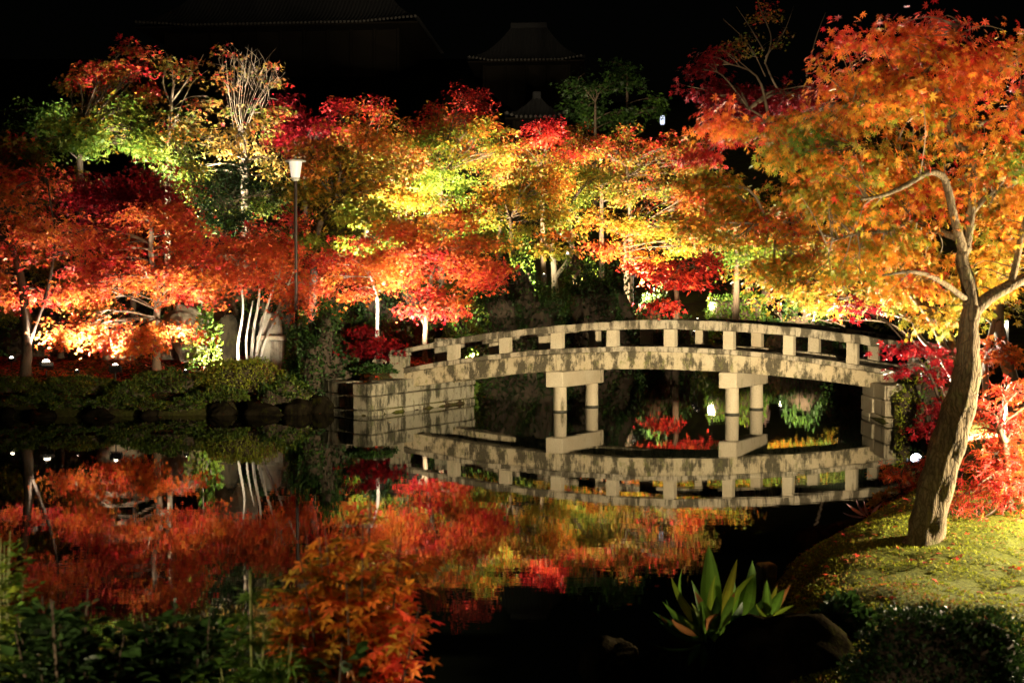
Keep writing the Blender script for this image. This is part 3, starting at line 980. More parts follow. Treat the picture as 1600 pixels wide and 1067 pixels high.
# ------------------------------------------------------------------ temple halls on the dark hillside
def hall(label, cx, cy, gzv, L, W, hw, rz, eave=1.8, rise=5.0):
    root = empty('temple_hall', (cx, cy, gzv), rz); tag(root, label, 'building')
    MB().box((-L / 2, -W / 2, -3.0), (L / 2, W / 2, hw * 0.98)).build('wall', M['dark_wood'], root)
    nb = max(2, int(L / 2.4))
    for k in range(nb + 1):
        x = -L / 2 + k * L / nb
        MB().tube([(x, -W / 2 - 0.12, -0.6), (x, -W / 2 - 0.12, hw)], 0.18, 10).build('pillar', M['dark_wood'], root)
    for k in range(nb):
        x = -L / 2 + (k + 0.5) * L / nb
        w = L / nb / 2 - 0.3
        d = MB().box((x - w, -W / 2 - 0.09, 0.2), (x + w, -W / 2 - 0.002, hw * 0.62)).build('door', M['dark_wood'], root)
        lat = MB()
        for q in range(5): lat.box((x - w + 0.1 + q * (2 * w - .2) / 4 - .02, -W / 2 - 0.12, 0.3), (x - w + 0.1 + q * (2 * w - .2) / 4 + .02, -W / 2 - 0.092, hw * 0.6))
        lat.build('lattice', M['dark_wood'], d)
    # curved hip roof
    E = eave; nsl = 8
    def ring(t):
        kx = L / 2 + E - t * (W / 2 + E) * 0.72
        ky = (W / 2 + E) * (1 - t)
        z = hw + 0.1 + rise * (0.45 * t + 0.55 * t * t)
        return kx, ky, z
    vs, fs = [], []
    for i in range(nsl + 1):
        kx, ky, z = ring(i / nsl)
        up = 0.45 * (1 - i / nsl) ** 3
        for (sx, sy) in ((-1, -1), (-0.6, -1), (0.6, -1), (1, -1), (1, 1), (0.6, 1), (-0.6, 1), (-1, 1)):
            vs.append((sx * kx, sy * ky, z + (up if abs(sx) == 1 else 0)))
    for i in range(nsl):
        for k in range(8):
            k2 = (k + 1) % 8
            fs.append((i * 8 + k, i * 8 + k2, (i + 1) * 8 + k2, (i + 1) * 8 + k))
    fs.append(tuple(nsl * 8 + k for k in range(8)))
    MB().add(vs, fs).build('roof', M['tile'], root)
    tiles = MB()
    x = -(L / 2 + E) + 0.3
    while x < L / 2 + E - 0.2:
        pts = []
        for i in range(nsl + 1):
            kx, ky, z = ring(i / nsl)
            if abs(x) > kx: break
            up = 0.45 * (1 - i / nsl) ** 3 * max(0, (abs(x) / kx - 0.6) / 0.4)
            pts.append((x, -ky, z + up + 0.03))
        if len(pts) > 1: tiles.tube(pts, 0.10, 6)
        x += 0.42
    t = tiles.build('tile_rows', M['tile'], root); t['kind'] = 'stuff'
    ends = MB()
    x = -(L / 2 + E) + 0.3
    while x < L / 2 + E - 0.2:
        up = 0.45 * max(0, (abs(x) / (L / 2 + E) - 0.6) / 0.4)
        ends.tube([(x, -(W / 2 + E) - 0.08, hw + 0.1 + up), (x, -(W / 2 + E) + 0.1, hw + 0.13 + up)], 0.14, 8)
        x += 0.42
    t = ends.build('eave_tile_ends', M['tile_end'], root); t['kind'] = 'stuff'
    MB().box((-L / 2 - E + 0.1, -(W / 2 + E) + 0.05, hw - 0.15), (L / 2 + E - 0.1, (W / 2 + E) - .05, hw + 0.04)).build('eave_board', M['dark_wood'], root)
    kx, ky, z = ring(1)
    MB().box((-kx, -0.3, z - .1), (kx, 0.3, z + 0.55)).build('ridge', M['tile'], root, bevel=0.08)
    return root
def hall_px(label, px0, px1, py, D, W, hw, rz, **kw):
    a = at(px0, py, D); b_ = at(px1, py, D)
    E = kw.get('eave', 1.8)
    hall(label, (a.x + b_.x) / 2, D + W / 2 + E, a.z - hw, (b_.x - a.x) - 2 * E, W, hw, rz, **kw)
hall_px('great temple hall with long tiled eaves, dim at the top left', 214, 668, 38, 130, 14, 11.0, R(-5), rise=9, eave=2.6)
hall_px('smaller temple hall whose tiled eave shows faintly above the central maples', 735, 920, 95, 138, 9, 9.0, R(-4), eave=1.8, rise=5)
hall_px('low tiled temple building half hidden behind the central maples', 790, 890, 184, 108, 5, 5.5, R(-3), eave=0.9, rise=2.2)

# ------------------------------------------------------------------ trees of the far bank (26 - 30 m)
GB = 'maples of the far bank'
px_tree('maple_tree', 'sparse orange-leaved tree with dark trunk at the far left edge', 26.4,
        [(40, 600), (42, 520), (34, 440), (20, 385)], [(20, 300, 75, 70), (70, 385, 70, 55), (10, 440, 45, 40, 0.3), (60, 450, 60, 25, 0.5), (-40, 360, 60, 90)],
        'ember', seed=21, bark='bark_dark', trunk_r=(0.13, 0.06), cover=2.2, leaf=0.082, group=GB, top=-0.1,
        stems_px=[([(44, 540), (75, 450), (85, 370), (75, 290)], (0.05, 0.015)), ([(36, 440), (20, 400), (5, 330)], (0.05, 0.012))])
px_tree('maple_tree', 'bright red layered maple standing over the far-bank boulders', 27.2,
        [(245, 590), (243, 520), (247, 450), (236, 400), (238, 340)], [(225, 410, 95, 50), (160, 450, 60, 40, -.3), (285, 440, 55, 45, -.3), (240, 350, 70, 40), (215, 520, 90, 35, -.5), (110, 520, 50, 22, -.4), (300, 390, 45, 35), (190, 548, 40, 14, -.6), (140, 390, 55, 40, .5)],
        'ember', seed=22, bark='bark_mid', trunk_r=(0.10, 0.05), cover=3.2, leaf=0.078, group=GB, top=0.35)
px_tree('maple_tree', 'dark crimson maple rising behind the bright red layered maple', 29.5,
        [(205, 560), (208, 450), (200, 350)], [(200, 290, 70, 55), (240, 330, 45, 60), (160, 340, 50, 45), (130, 300, 50, 40)],
        'wine', seed=23, bark='bark_dark', trunk_r=(0.10, 0.05), cover=2.6, leaf=0.082, group=GB, top=-0.2)
px_tree('maple_tree', 'coral pink maple with pale slender stems beside the stone tablet', 28.0,
        [(398, 580), (404, 530), (420, 470), (440, 420)], [(400, 420, 60, 45), (450, 440, 40, 45), (360, 400, 35, 35), (430, 380, 50, 28), (470, 480, 28, 28, -.2), (345, 430, 25, 22)],
        'blush', seed=24, bark='bark_white', trunk_r=(0.05, 0.022), cover=2.8, leaf=0.078, group=GB, top=0.3,
        stems_px=[([(392, 580), (396, 520), (405, 460), (400, 410)], (0.045, 0.018)), ([(375, 580), (372, 540), (380, 480), (372, 420)], (0.04, 0.018)), ([(405, 580), (412, 540), (440, 470), (465, 410)], (0.04, 0.015)), ([(388, 580), (385, 530), (395, 470)], (0.035, 0.015))])
px_tree('maple_tree', 'orange and yellow maple on a thick dark trunk beside the lamp post', 29.2,
        [(488, 560), (488, 480), (492, 400), (500, 350), (522, 310)], [(530, 270, 75, 55), (600, 235, 45, 45), (500, 230, 45, 40), (560, 320, 70, 35), (480, 300, 40, 40), (490, 370, 40, 25, -.3)],
        'gold', seed=25, bark='bark_dark', trunk_r=(0.13, 0.06), cover=2.9, leaf=0.082, group=GB, top=0.9)
px_tree('maple_tree', 'rust red maple with mottled thin trunk left of the bridge end', 28.6,
        [(588, 560), (590, 500), (588, 460), (575, 420)], [(560, 410, 65, 38), (610, 400, 55, 35), (540, 450, 35, 22), (500, 420, 30, 30)],
        'ember', seed=26, bark='bark_white', trunk_r=(0.055, 0.03), cover=3.0, leaf=0.078, group=GB, top=0.6)
px_tree('maple_tree', 'vivid orange maple leaning over the left end of the bridge', 29.4,
        [(664, 545), (666, 500), (672, 450), (682, 400)], [(700, 400, 70, 45), (750, 400, 48, 48, -.3), (640, 420, 45, 40), (760, 440, 30, 35, -.4), (680, 470, 55, 22), (650, 490, 35, 14, -.3), (705, 485, 28, 14, -.3), (620, 370, 50, 30), (690, 360, 60, 25)],
        'ember', seed=27, bark='bark_pale', trunk_r=(0.075, 0.045), cover=3.0, leaf=0.078, group=GB, top=-0.5,
        stems_px=[([(665, 510), (650, 485), (635, 470)], (0.035, 0.015)), ([(668, 495), (680, 460), (700, 430)], (0.04, 0.015))])
px_tree('maple_tree', 'small dark red maple drooping over the bridge newel', 26.6,
        [(590, 600), (592, 570), (588, 545)], [(580, 545, 42, 26), (610, 552, 26, 20), (560, 520, 26, 14)],
        'wine', seed=28, bark='bark_dark', trunk_r=(0.03, 0.015), cover=3.2, leaf=0.075, group=GB, padr=0.22, top=-0.4)
px_tree('maple_tree', 'orange-red maple filling the gap behind the lamp post', 30.6,
        [(455, 580), (455, 500), (450, 440)], [(440, 370, 45, 40), (480, 420, 40, 40), (430, 430, 45, 30), (500, 460, 35, 25), (400, 370, 40, 30)],
        'ember', seed=29, bark='bark_dark', trunk_r=(0.09, 0.04), cover=2.4, leaf=0.085, group=GB, top=0.2)
px_tree('maple_tree', 'amber maple low behind the far left trunks', 30.2,
        [(95, 580), (95, 520), (92, 450)], [(95, 430, 60, 30), (60, 400, 45, 30), (140, 470, 45, 28), (20, 470, 40, 30)],
        'gold', seed=30, bark='bark_dark', trunk_r=(0.08, 0.04), cover=2.2, leaf=0.085, group=GB, top=0.2)
# ------------------------------------------------------------------ second row (31 - 38 m)
G2 = 'trees of the second row behind the far bank'
px_tree('maple_tree', 'yellow-green maple with rusty top at the upper left', 35.0,
        [(128, 420), (126, 330), (124, 250), (122, 215)], [(160, 200, 80, 60), (110, 230, 60, 40, -.5, 'lime'), (190, 130, 50, 50, 0, 'brown'), (140, 120, 45, 35, 0, 'brown'), (215, 230, 40, 60), (215, 90, 30, 25, 0, 'brown', .8)],
        'olive', seed=31, bark='bark_dark', trunk_r=(0.16, 0.07), cover=2.7, leaf=0.105, group=G2, top=0.9)
px_tree('evergreen_tree', 'dark green evergreen at the far upper left', 37.0,
        [(55, 420), (56, 300), (55, 200)], [(55, 170, 42, 36), (40, 220, 45, 40), (75, 200, 30, 30)],
        'green', seed=32, bark='bark_dark', trunk_r=(0.15, 0.06), cover=3.0, leaf=0.12, group=G2, tpl=T_KITE, mat='leaf_gloss')
px_tree('maple_tree', 'dusky red maple behind the far left orange tree', 34.0,
        [(20, 480), (22, 380), (25, 280)], [(25, 250, 60, 55), (90, 290, 50, 50), (20, 330, 50, 50)],
        'brown', seed=33, bark='bark_dark', trunk_r=(0.13, 0.05), cover=2.4, leaf=0.12, group=G2)
px_tree('bare_tree', 'nearly bare pale-limbed tree left of the twiggy one', 36.0,
        [(262, 420), (262, 260), (268, 160), (272, 130)], [(265, 130, 30, 40, 0, None, .7), (300, 115, 35, 28, 0, None, .5), (290, 190, 55, 40, 0, None, 1.0), (320, 160, 30, 40, 0, None, .5)],
        'brown', seed=34, bark='bark_mid', trunk_r=(0.11, 0.03), cover=1.1, leaf=0.10, group=G2, limb_from=0.5,
        stems_px=[([(268, 160), (290, 130), (310, 100), (318, 85)], (0.035, 0.008)), ([(268, 165), (255, 130), (262, 95), (258, 80)], (0.035, 0.008)), ([(262, 220), (290, 150), (305, 125), (325, 110)], (0.03, 0.006))])
fan = []
frn = random.Random(5)
for k in range(15):
    x = 345 + k * 7.2
    fan.append(([(378 + frn.uniform(-8, 8), 225 + frn.uniform(-20, 30), frn.uniform(-.5, .5)), (372 + (x - 378) * .45, 165, frn.uniform(-.6, .6)), (x, 58 + abs(x - 388) * .75 + frn.uniform(0, 25), frn.uniform(-1, 1))], (0.020, 0.004)))
    for q in range(3):
        yy = frn.uniform(90, 150); xx = 372 + (x - 378) * (.45 + .55 * (165 - yy) / 100) + 4
        fan.append(([(xx, yy + abs(x - 388) * .4, 0), (xx + frn.uniform(-9, 9), yy - 18 + abs(x - 388) * .4, frn.uniform(-.3, .3)), (xx + frn.uniform(-20, 20), yy - 38 + abs(x - 388) * .4, frn.uniform(-.6, .6))], (0.010, 0.003)))
px_tree('bare_tree', 'twiggy fan-shaped tree with few leaves at the upper left', 36.5,
        [(380, 420), (380, 300), (377, 215)], [(390, 120, 45, 55, 0, None, .45), (385, 180, 55, 40, 0, None, 1.0), (350, 150, 25, 45, 0, None, .6), (425, 130, 22, 40, 0, None, .4)],
        'brown', seed=35, bark='bark_mid', trunk_r=(0.11, 0.05), cover=1.0, leaf=0.10, group=G2, stems_px=fan, top=0.2)
px_tree('tree', 'straw yellow tree with drooping leaves under the twiggy crown', 34.0,
        [(385, 430), (388, 330), (386, 250)], [(390, 230, 55, 35), (350, 220, 35, 28), (420, 260, 35, 30), (300, 250, 45, 45, 0, 'lime'), (270, 200, 35, 25, 0, 'gold')],
        'straw', seed=36, bark='bark_mid', trunk_r=(0.12, 0.05), cover=2.3, leaf=0.14, group=G2, tpl=T_OVAL, droop=0.9)
px_tree('tree', 'pale lime green broadleaf tree behind the path lamp', 32.5,
        [(310, 470), (312, 400), (316, 330)], [(290, 280, 45, 50, .5), (320, 330, 55, 45), (400, 330, 50, 45), (440, 290, 35, 45), (350, 360, 50, 30), (270, 240, 28, 45, .5), (430, 370, 35, 30)],
        'lime', seed=37, bark='bark_mid', trunk_r=(0.13, 0.05), cover=2.3, leaf=0.11, group=G2, tpl=T_KITE)
px_tree('evergreen_tree', 'dense dark holly in the middle of the lime green trees', 31.8,
        [(352, 470), (352, 400), (352, 340)], [(350, 290, 45, 45), (340, 330, 42, 32), (375, 335, 35, 30)],
        'evergreen', seed=38, bark='bark_dark', trunk_r=(0.10, 0.04), cover=3.2, leaf=0.11, group=G2, tpl=T_OVAL, mat='leaf_gloss')
px_tree('maple_tree', 'dull red maple behind the straw yellow tree, against the night', 39.0,
        [(480, 430), (478, 330), (475, 260)], [(475, 220, 45, 55), (440, 170, 28, 35), (510, 200, 30, 30), (450, 240, 30, 50)],
        'wine', seed=39, bark='bark_dark', trunk_r=(0.13, 0.05), cover=2.4, leaf=0.13, group=G2, top=-0.2)
# ------------------------------------------------------------------ slope behind the pond (44 - 58 m)
G3 = 'maples on the slope behind the pond'
def slope(label, D, trunk, crowns, pal, seed, **kw):
    kw.setdefault('tpl', T_MID)
    kw.setdefault('leaf', 0.125); kw.setdefault('cover', 2.6); kw.setdefault('top', 0.9); kw.setdefault('padr', 0.5)
    return px_tree('maple_tree', label, D, trunk, crowns, pal, seed=seed, group=G3, bark=kw.pop('bark', 'bark_dark'), trunk_r=kw.pop('trunk_r', (0.17, 0.07)), freq=0.6, **kw)
slope('russet maple rising above the orange tree by the lamp', 50, [(570, 470), (572, 380), (575, 270)], [(560, 210, 50, 40), (610, 190, 30, 38), (540, 180, 35, 28), (620, 250, 55, 45), (580, 300, 60, 45)], 'brown', 51)
slope('green-gold maple with red crest in the middle of the slope', 52, [(690, 470), (688, 370), (690, 270)], [(700, 230, 70, 45, 0, 'olive'), (730, 160, 38, 32, 0, 'fire'), (650, 260, 50, 50, 0, 'olive'), (760, 220, 38, 40, 0, 'turning'), (700, 300, 80, 45, 0, 'lime'), (670, 190, 35, 35, 0, 'brown')], 'olive', 52, cover=2.7)
slope('yellow-green maple with dark forked limbs left of the tall russet one', 47.5, [(640, 480), (640, 420), (632, 370)], [(620, 330, 55, 40), (560, 350, 40, 40), (680, 340, 50, 45), (600, 385, 55, 25)], 'lime', 53)
slope('golden maple above the evergreen shrubs behind the bridge', 48, [(800, 490), (800, 400), (798, 340)], [(790, 330, 65, 45, 0, 'gold'), (850, 350, 50, 40), (740, 330, 45, 45, 0, 'olive'), (830, 290, 55, 40, 0, 'olive'), (860, 310, 35, 50, 0, 'gold')], 'gold', 54)
slope('red-crested maple right of the green-gold one', 55, [(850, 470), (848, 350), (845, 260)], [(845, 215, 35, 45, 0, 'fire'), (810, 250, 40, 40), (880, 250, 45, 40), (780, 270, 35, 45, 0, 'brown'), (860, 290, 55, 40, 0, 'gold')], 'brown', 55)
slope('lime green maple with black branching limbs in the slope', 51, [(895, 470), (893, 380), (890, 320)], [(895, 285, 42, 35, 0, 'lime'), (930, 290, 30, 35, 0, 'lime'), (880, 330, 40, 30, 0, 'lime')], 'lime', 56, cover=2.0)
slope('dark red and russet maple under the cold white lamp', 56, [(985, 470), (985, 350), (980, 260)], [(970, 240, 55, 40), (1030, 240, 45, 35), (920, 220, 40, 30), (1000, 290, 60, 35), (1070, 240, 40, 40)], 'brown', 57, top=0.3)
slope('orange maple above the red one behind the bridge', 49, [(980, 480), (978, 420), (975, 370)], [(960, 340, 55, 38, 0, 'gold'), (1010, 350, 50, 40), (1060, 330, 45, 40), (940, 385, 50, 22, 0, 'ember'), (1000, 400, 45, 20, 0, 'ember'), (1080, 380, 40, 35)], 'turning', 58)
slope('scarlet maple drooping behind the middle of the bridge', 45, [(1056, 500), (1058, 470), (1052, 430)], [(1040, 430, 50, 22), (1080, 440, 42, 25), (1000, 425, 35, 18), (1040, 470, 30, 20), (1100, 420, 30, 30)], 'fire', 59, leaf=0.14, cover=2.8, top=-0.2)
slope('olive and orange maple behind the crown of the near maple', 50, [(1150, 480), (1152, 400), (1150, 330)], [(1140, 340, 60, 50), (1200, 380, 60, 45), (1150, 410, 60, 22), (1260, 400, 60, 35), (1230, 430, 60, 22, 0, 'turning')], 'olive', 60)
slope('yellow maple far behind the right bridge end', 52, [(1320, 480), (1320, 420)], [(1300, 420, 50, 40), (1370, 420, 60, 40), (1440, 440, 60, 50)], 'gold', 61)
slope('low rust red maple in front of the slope, left of the vivid orange one', 43.5, [(540, 500), (540, 460), (538, 430)], [(530, 420, 50, 30), (580, 440, 45, 25), (490, 440, 40, 28)], 'ember', 63)
slope('low russet maple between the vivid orange one and the golden one', 43.5, [(720, 500), (722, 450), (725, 400)], [(730, 380, 45, 32), (770, 370, 40, 28), (700, 350, 45, 28)], 'turning', 64)
slope('brown-gold maple filling the slope behind the red crest', 58, [(780, 440), (780, 330), (780, 240)], [(770, 230, 50, 45), (720, 210, 50, 40), (820, 260, 45, 40), (660, 220, 45, 40)], 'brown', 65)
slope('russet maple at the top right of the slope', 58, [(940, 440), (940, 330), (940, 250)], [(930, 250, 50, 40), (900, 220, 40, 30), (990, 260, 45, 35), (1060, 280, 45, 40)], 'brown', 66, top=0.5)
for i, (px, py, rx, ry, D, lab) in enumerate(((930, 160, 60, 50, 84, 'dim olive tree above the slope maples, almost lost in the night'), (980, 120, 40, 40, 88, 'faint dark tree beside the cold white lamp'))):
    px_tree('tree', lab, D, [(px, 300), (px, 240), (px, py)], [(px, py, rx, ry), (px + 30, py + 40, rx * .6, ry * .7)], 'evergreen', seed=70 + i, leaf=0.24, cover=1.6, padr=0.8, bark='bark_dark', trunk_r=(0.2, 0.08), group=G3)
bt = [([(1195, 100, 0), (1205, 60, 0), (1190, 20, 0), (1180, -10, 0)], (0.06, 0.012)), ([(1196, 90, 0), (1225, 50, 0), (1240, 10, 0)], (0.05, 0.01)), ([(1194, 80, 0), (1170, 40, 0), (1150, 10, 0)], (0.05, 0.01)), ([(1196, 120, 0), (1170, 70, 0), (1130, 30, 0)], (0.04, 0.01)), ([(1260, 120, 0), (1275, 60, 0), (1290, 20, 0)], (0.05, 0.01))]
px_tree('bare_tree', 'leafless tree faint against the night above the right maples', 72, [(1300, 440), (1280, 250), (1215, 140), (1196, 100)], [(1190, 60, 60, 60, 0, None, .5), (1150, 90, 50, 40, 0, None, .5)], 'brown', seed=75, leaf=0.14, cover=0.5, padr=0.6, bark='bark_dark', trunk_r=(0.10, 0.05), group=G3, stems_px=bt)

# ------------------------------------------------------------------ evergreen shrubs and hedges
def px_shrub(label, px, py_top, py_bot, rx_px, D, pal, n, seed, name='shrub', depth=0.8, **kw):
    p = at(px, py_bot, D); k = D / FPX
    g = gz(p.x, p.y)
    zt = at(px, py_top, D).z
    h = max(0.15, zt - g)
    return make_shrub(name, label, (p.x, p.y, g), (rx_px * k, rx_px * k * depth, h / 1.12), pal, n=n, seed=seed, **kw)
px_shrub('tall clipped evergreen bush in front of the lamp post', 498, 485, 620, 54, 26.6, 'evergreen', 7500, 81, leaf=0.075)
px_shrub('bright green bush lit beside the stone tablet', 468, 495, 580, 24, 27.3, 'green', 1800, 82, leaf=0.075)
px_shrub('long clipped hedge mound in front of the white stems', 375, 560, 620, 75, 26.2, 'moss', 6500, 83, leaf=0.055, depth=0.5, lump=0.08)
px_shrub('dark rounded azalea mound right of the two ground lamps', 262, 580, 640, 62, 25.9, 'hedge', 5000, 84, leaf=0.055, depth=0.6)
px_shrub('low dark azalea mound under the left ground lamp', 120, 590, 645, 62, 25.7, 'hedge', 5000, 85, leaf=0.055, depth=0.6)
px_shrub('low azalea mound at the far left shore', 0, 590, 645, 66, 25.5, 'hedge', 5000, 86, leaf=0.055, depth=0.6)
px_shrub('small azalea mound between the two low shore mounds', 192, 600, 648, 34, 25.35, 'hedge', 2500, 186, leaf=0.055, depth=0.7)
px_shrub('low shore mound in front of the long clipped hedge', 345, 604, 648, 44, 25.6, 'hedge', 3200, 187, leaf=0.055, depth=0.7)
px_shrub('little round shrub at the water below the far left trunk', 58, 612, 650, 30, 25.15, 'hedge', 2200, 188, leaf=0.055, depth=0.8)
for i, (px, yt, w, D, lab) in enumerate(((30, 626, 34, 25.0, 'trailing shrub over the shore stones at the far left'), (100, 628, 30, 25.0, 'trailing shrub over the shore below the left ground lamp'), (165, 627, 34, 25.1, 'trailing shrub between two shore stones left of the middle mound'),
                                      (228, 626, 32, 25.15, 'trailing shrub over the shore below the rounded azalea mound'), (285, 625, 30, 25.2, 'trailing shrub over the shore left of the mossy boulders'), (430, 612, 30, 25.5, 'trailing shrub over the mossy bank boulders'))):
    px_shrub(lab, px, yt, 648, w, D, 'hedge', 1700, 320 + i, leaf=0.05, depth=0.7, lump=0.3)
px_shrub('small dark mound beside the left abutment', 440, 592, 640, 45, 25.9, 'hedge', 3500, 87, leaf=0.06)
px_shrub('leafy young shrub growing in front of the tall boulder', 322, 470, 585, 20, 27.5, 'green', 900, 88, leaf=0.11, core=False, lump=0.5)
px_shrub('dark low shrub under the small red maple', 585, 570, 612, 32, 26.2, 'evergreen', 2000, 89, leaf=0.06)
px_shrub('light green bush behind the left bridge railing', 728, 488, 560, 30, 30.5, 'green', 1500, 90, leaf=0.10, core=False, lump=0.4)
px_shrub('dark hedge behind the vivid orange maple', 620, 440, 560, 70, 31.5, 'evergreen', 4500, 91, leaf=0.10)
px_shrub('broad dark evergreen behind the left half of the bridge', 815, 425, 570, 75, 40, 'evergreen', 7000, 92, leaf=0.13)
px_shrub('dark rounded evergreen behind the middle of the bridge', 930, 408, 570, 85, 43, 'evergreen', 7000, 93, leaf=0.14)
px_shrub('lit glossy camellia left of the pale forked trunk', 800, 380, 500, 46, 44.5, 'green', 5500, 94, leaf=0.15, lump=0.3)
px_shrub('yellow-lit green bush right of the pale forked trunk', 905, 400, 500, 26, 46, 'green', 2000, 95, leaf=0.15, lump=0.3)
px_shrub('dim bush under the scarlet maple behind the bridge', 1030, 470, 560, 60, 46, 'evergreen', 5000, 96, leaf=0.14)
px_shrub('low green bush by the box lantern on the far path', 1150, 462, 540, 50, 52, 'green', 3000, 97, leaf=0.15)
px_shrub('black bush right of the far lanterns', 1250, 475, 560, 70, 50, 'evergreen', 4000, 98, leaf=0.15)
px_shrub('dark hedge behind the right bridge railing', 1370, 490, 590, 80, 31, 'evergreen', 4000, 99, leaf=0.10)
px_shrub('mossy green bush on the right abutment', 1440, 575, 620, 45, 22.5, 'moss', 3000, 100, leaf=0.05)
px_shrub('dark spreading shrub hanging over the right abutment wall', 1445, 640, 690, 22, 20.8, 'evergreen', 1200, 101, leaf=0.07, lump=0.35)
for i, (px, w, D, lab) in enumerate(((90, 90, 31.5, 'dark hedge behind the far left trunk'), (200, 70, 31.8, 'dark hedge behind the boulders'), (420, 70, 32, 'dark hedge behind the coral pink maple'), (520, 60, 32.5, 'dark hedge behind the thick dark trunk'))):
    px_shrub(lab, px, 450, 570, w, D, 'evergreen', 3500, 110 + i, leaf=0.10)
# pale forked trunk tree behind the evergreens
slope('tree with pale lichened forked trunk above the dark evergreens', 46.5, [(868, 480), (866, 430), (864, 400), (862, 380)], [(850, 385, 35, 20), (885, 375, 35, 20)], 'gold', 62, bark='bark_white', leaf=0.15, stems_px=[([(866, 435), (885, 410), (895, 385)], (0.10, 0.05)), ([(866, 430), (862, 400), (845, 370)], (0.08, 0.04))])

# ------------------------------------------------------------------ near right bank: the big maple
D0 = 8.0
def tp(px, py, dd=0.0): return at(px, py, D0 + dd)
base = tp(1440, 862); base.z = gz(base.x, base.y) - 0.06
near_root = empty('maple_tree', base)
tag(near_root, 'big near maple with a leaning pale trunk on the mossy mound', 'tree')
kpx = D0 / FPX
rnd = random.Random(77)
def limb(pts, rpx, n=10, per=7, jit=0.05):
    P = catmull([tp(*p) - base for p in pts], per)
    return P, [r * kpx for r in lerp_list(rpx, len(P))], n, jit
tk = MB()
tpts = [base - base] + [tp(*p) - base for p in ((1444, 840), (1452, 800), (1466, 745), (1482, 690), (1497, 640), (1510, 590), (1513, 545), (1514, 510), (1520, 478))]
tr = catmull(tpts, 5)
trr = [r * kpx for r in lerp_list([34, 27, 26, 26, 26, 24, 20, 16, 14, 13], len(tr))]
# ridged trunk cross-section
def ridged(mb, pts, rad, n, rnd, ridge=0.10, flare=0):
    ph = [rnd.uniform(0, 6.28) for _ in range(4)]
    prev = None; rings = []
    for i, p in enumerate(pts):
        t = (pts[min(i + 1, len(pts) - 1)] - pts[max(i - 1, 0)]).normalized()
        a = t.orthogonal().normalized() if prev is None else (prev - t * prev.dot(t)).normalized()
        prev = a; b = t.cross(a); ring = []
        fl = flare * math.exp(-i / 3.0)
        for k in range(n):
            an = 2 * math.pi * k / n
            r = rad[i] * (1 + ridge * math.sin(3 * an + ph[0] + i * .05) * .5 + ridge * .5 * math.sin(7 * an + ph[1] - i * .08) + (ridge * .4) * math.sin(i * 1.1 + an * 2 + ph[2]) + fl * max(0, math.sin(4 * an + ph[3])) + rnd.uniform(-.015, .015))
            ring.append(p + a * (math.cos(an) * r) + b * (math.sin(an) * r))
        rings.append(ring)
    vs = [v for r_ in rings for v in r_]
    fs = [(i * n + k, i * n + (k + 1) % n, (i + 1) * n + (k + 1) % n, (i + 1) * n + k) for i in range(len(pts) - 1) for k in range(n)]
    fs.append(tuple((len(pts) - 1) * n + k for k in range(n)))
    mb.add(vs, fs)
ridged(tk, tr, trr, 26, rnd, 0.13, 0.35)
tk.build('trunk', M['bark_pale'], near_root, smooth=True)
LIMBS = [
    ([(1520, 490), (1512, 440), (1503, 405), (1510, 385)], [13, 11, 10, 9]),
    ([(1519, 488), (1545, 465), (1580, 445), (1625, 420, .1), (1680, 360, .2), (1720, 280, .2)], [12, 10, 9, 8, 6, 4]),
    ([(1508, 395), (1516, 340), (1520, 290), (1519, 252), (1497, 225), (1478, 185), (1470, 150), (1450, 125), (1437, 118)], [8, 7, 6, 6, 5.5, 5, 4.5, 4, 3.5]),
    ([(1506, 395), (1492, 345, -.1), (1482, 300, -.15), (1472, 275, -.2), (1450, 270, -.25), (1415, 290, -.3), (1380, 305, -.35), (1345, 312, -.4)], [8, 6.5, 6, 5.5, 5, 4, 3, 2]),
    ([(1496, 372), (1470, 362, .1), (1445, 352, .15), (1425, 335, .2), (1400, 310, .25), (1370, 290, .3)], [6, 5.5, 5, 4, 3, 2]),
    ([(1438, 120), (1455, 105), (1475, 85), (1490, 60), (1500, 35)], [4, 3.2, 2.6, 2, 1.2]),
    ([(1440, 118), (1410, 130), (1375, 150), (1330, 165)], [3.5, 3, 2, 1]),
    ([(1477, 190), (1500, 175), (1515, 160), (1545, 130)], [4, 3, 2.5, 1.2]),
    ([(1512, 232), (1530, 195), (1560, 185), (1600, 160)], [4.5, 3.5, 2.5, 1.5]),
    ([(1478, 190), (1440, 215), (1400, 225), (1340, 230)], [4, 3, 2, 1]),
    ([(1512, 340), (1550, 300), (1590, 285), (1640, 250)], [5, 4, 3, 1.5]),
    ([(1580, 445), (1590, 400), (1600, 350), (1620, 300)], [6, 5, 4, 2]),
    ([(1430, 340, .18), (1390, 360, .1), (1340, 365, 0), (1290, 380, -.1)], [4, 3, 2, 1]),
    ([(1512, 470), (1470, 440, -.3), (1430, 425, -.5), (1380, 430, -.7)], [5, 4, 3, 1.5]),
]
for pts, rp in LIMBS:
    P, rr, n, jit = limb(pts, rp)
    MB().tube(P, rr, n, jitter=jit, rnd=rnd).build('limb', M['bark_pale'], near_root, smooth=True)
limb_nodes = [p for pts, rp in LIMBS for p in catmull([tp(*p) - base for p in pts], 5)]

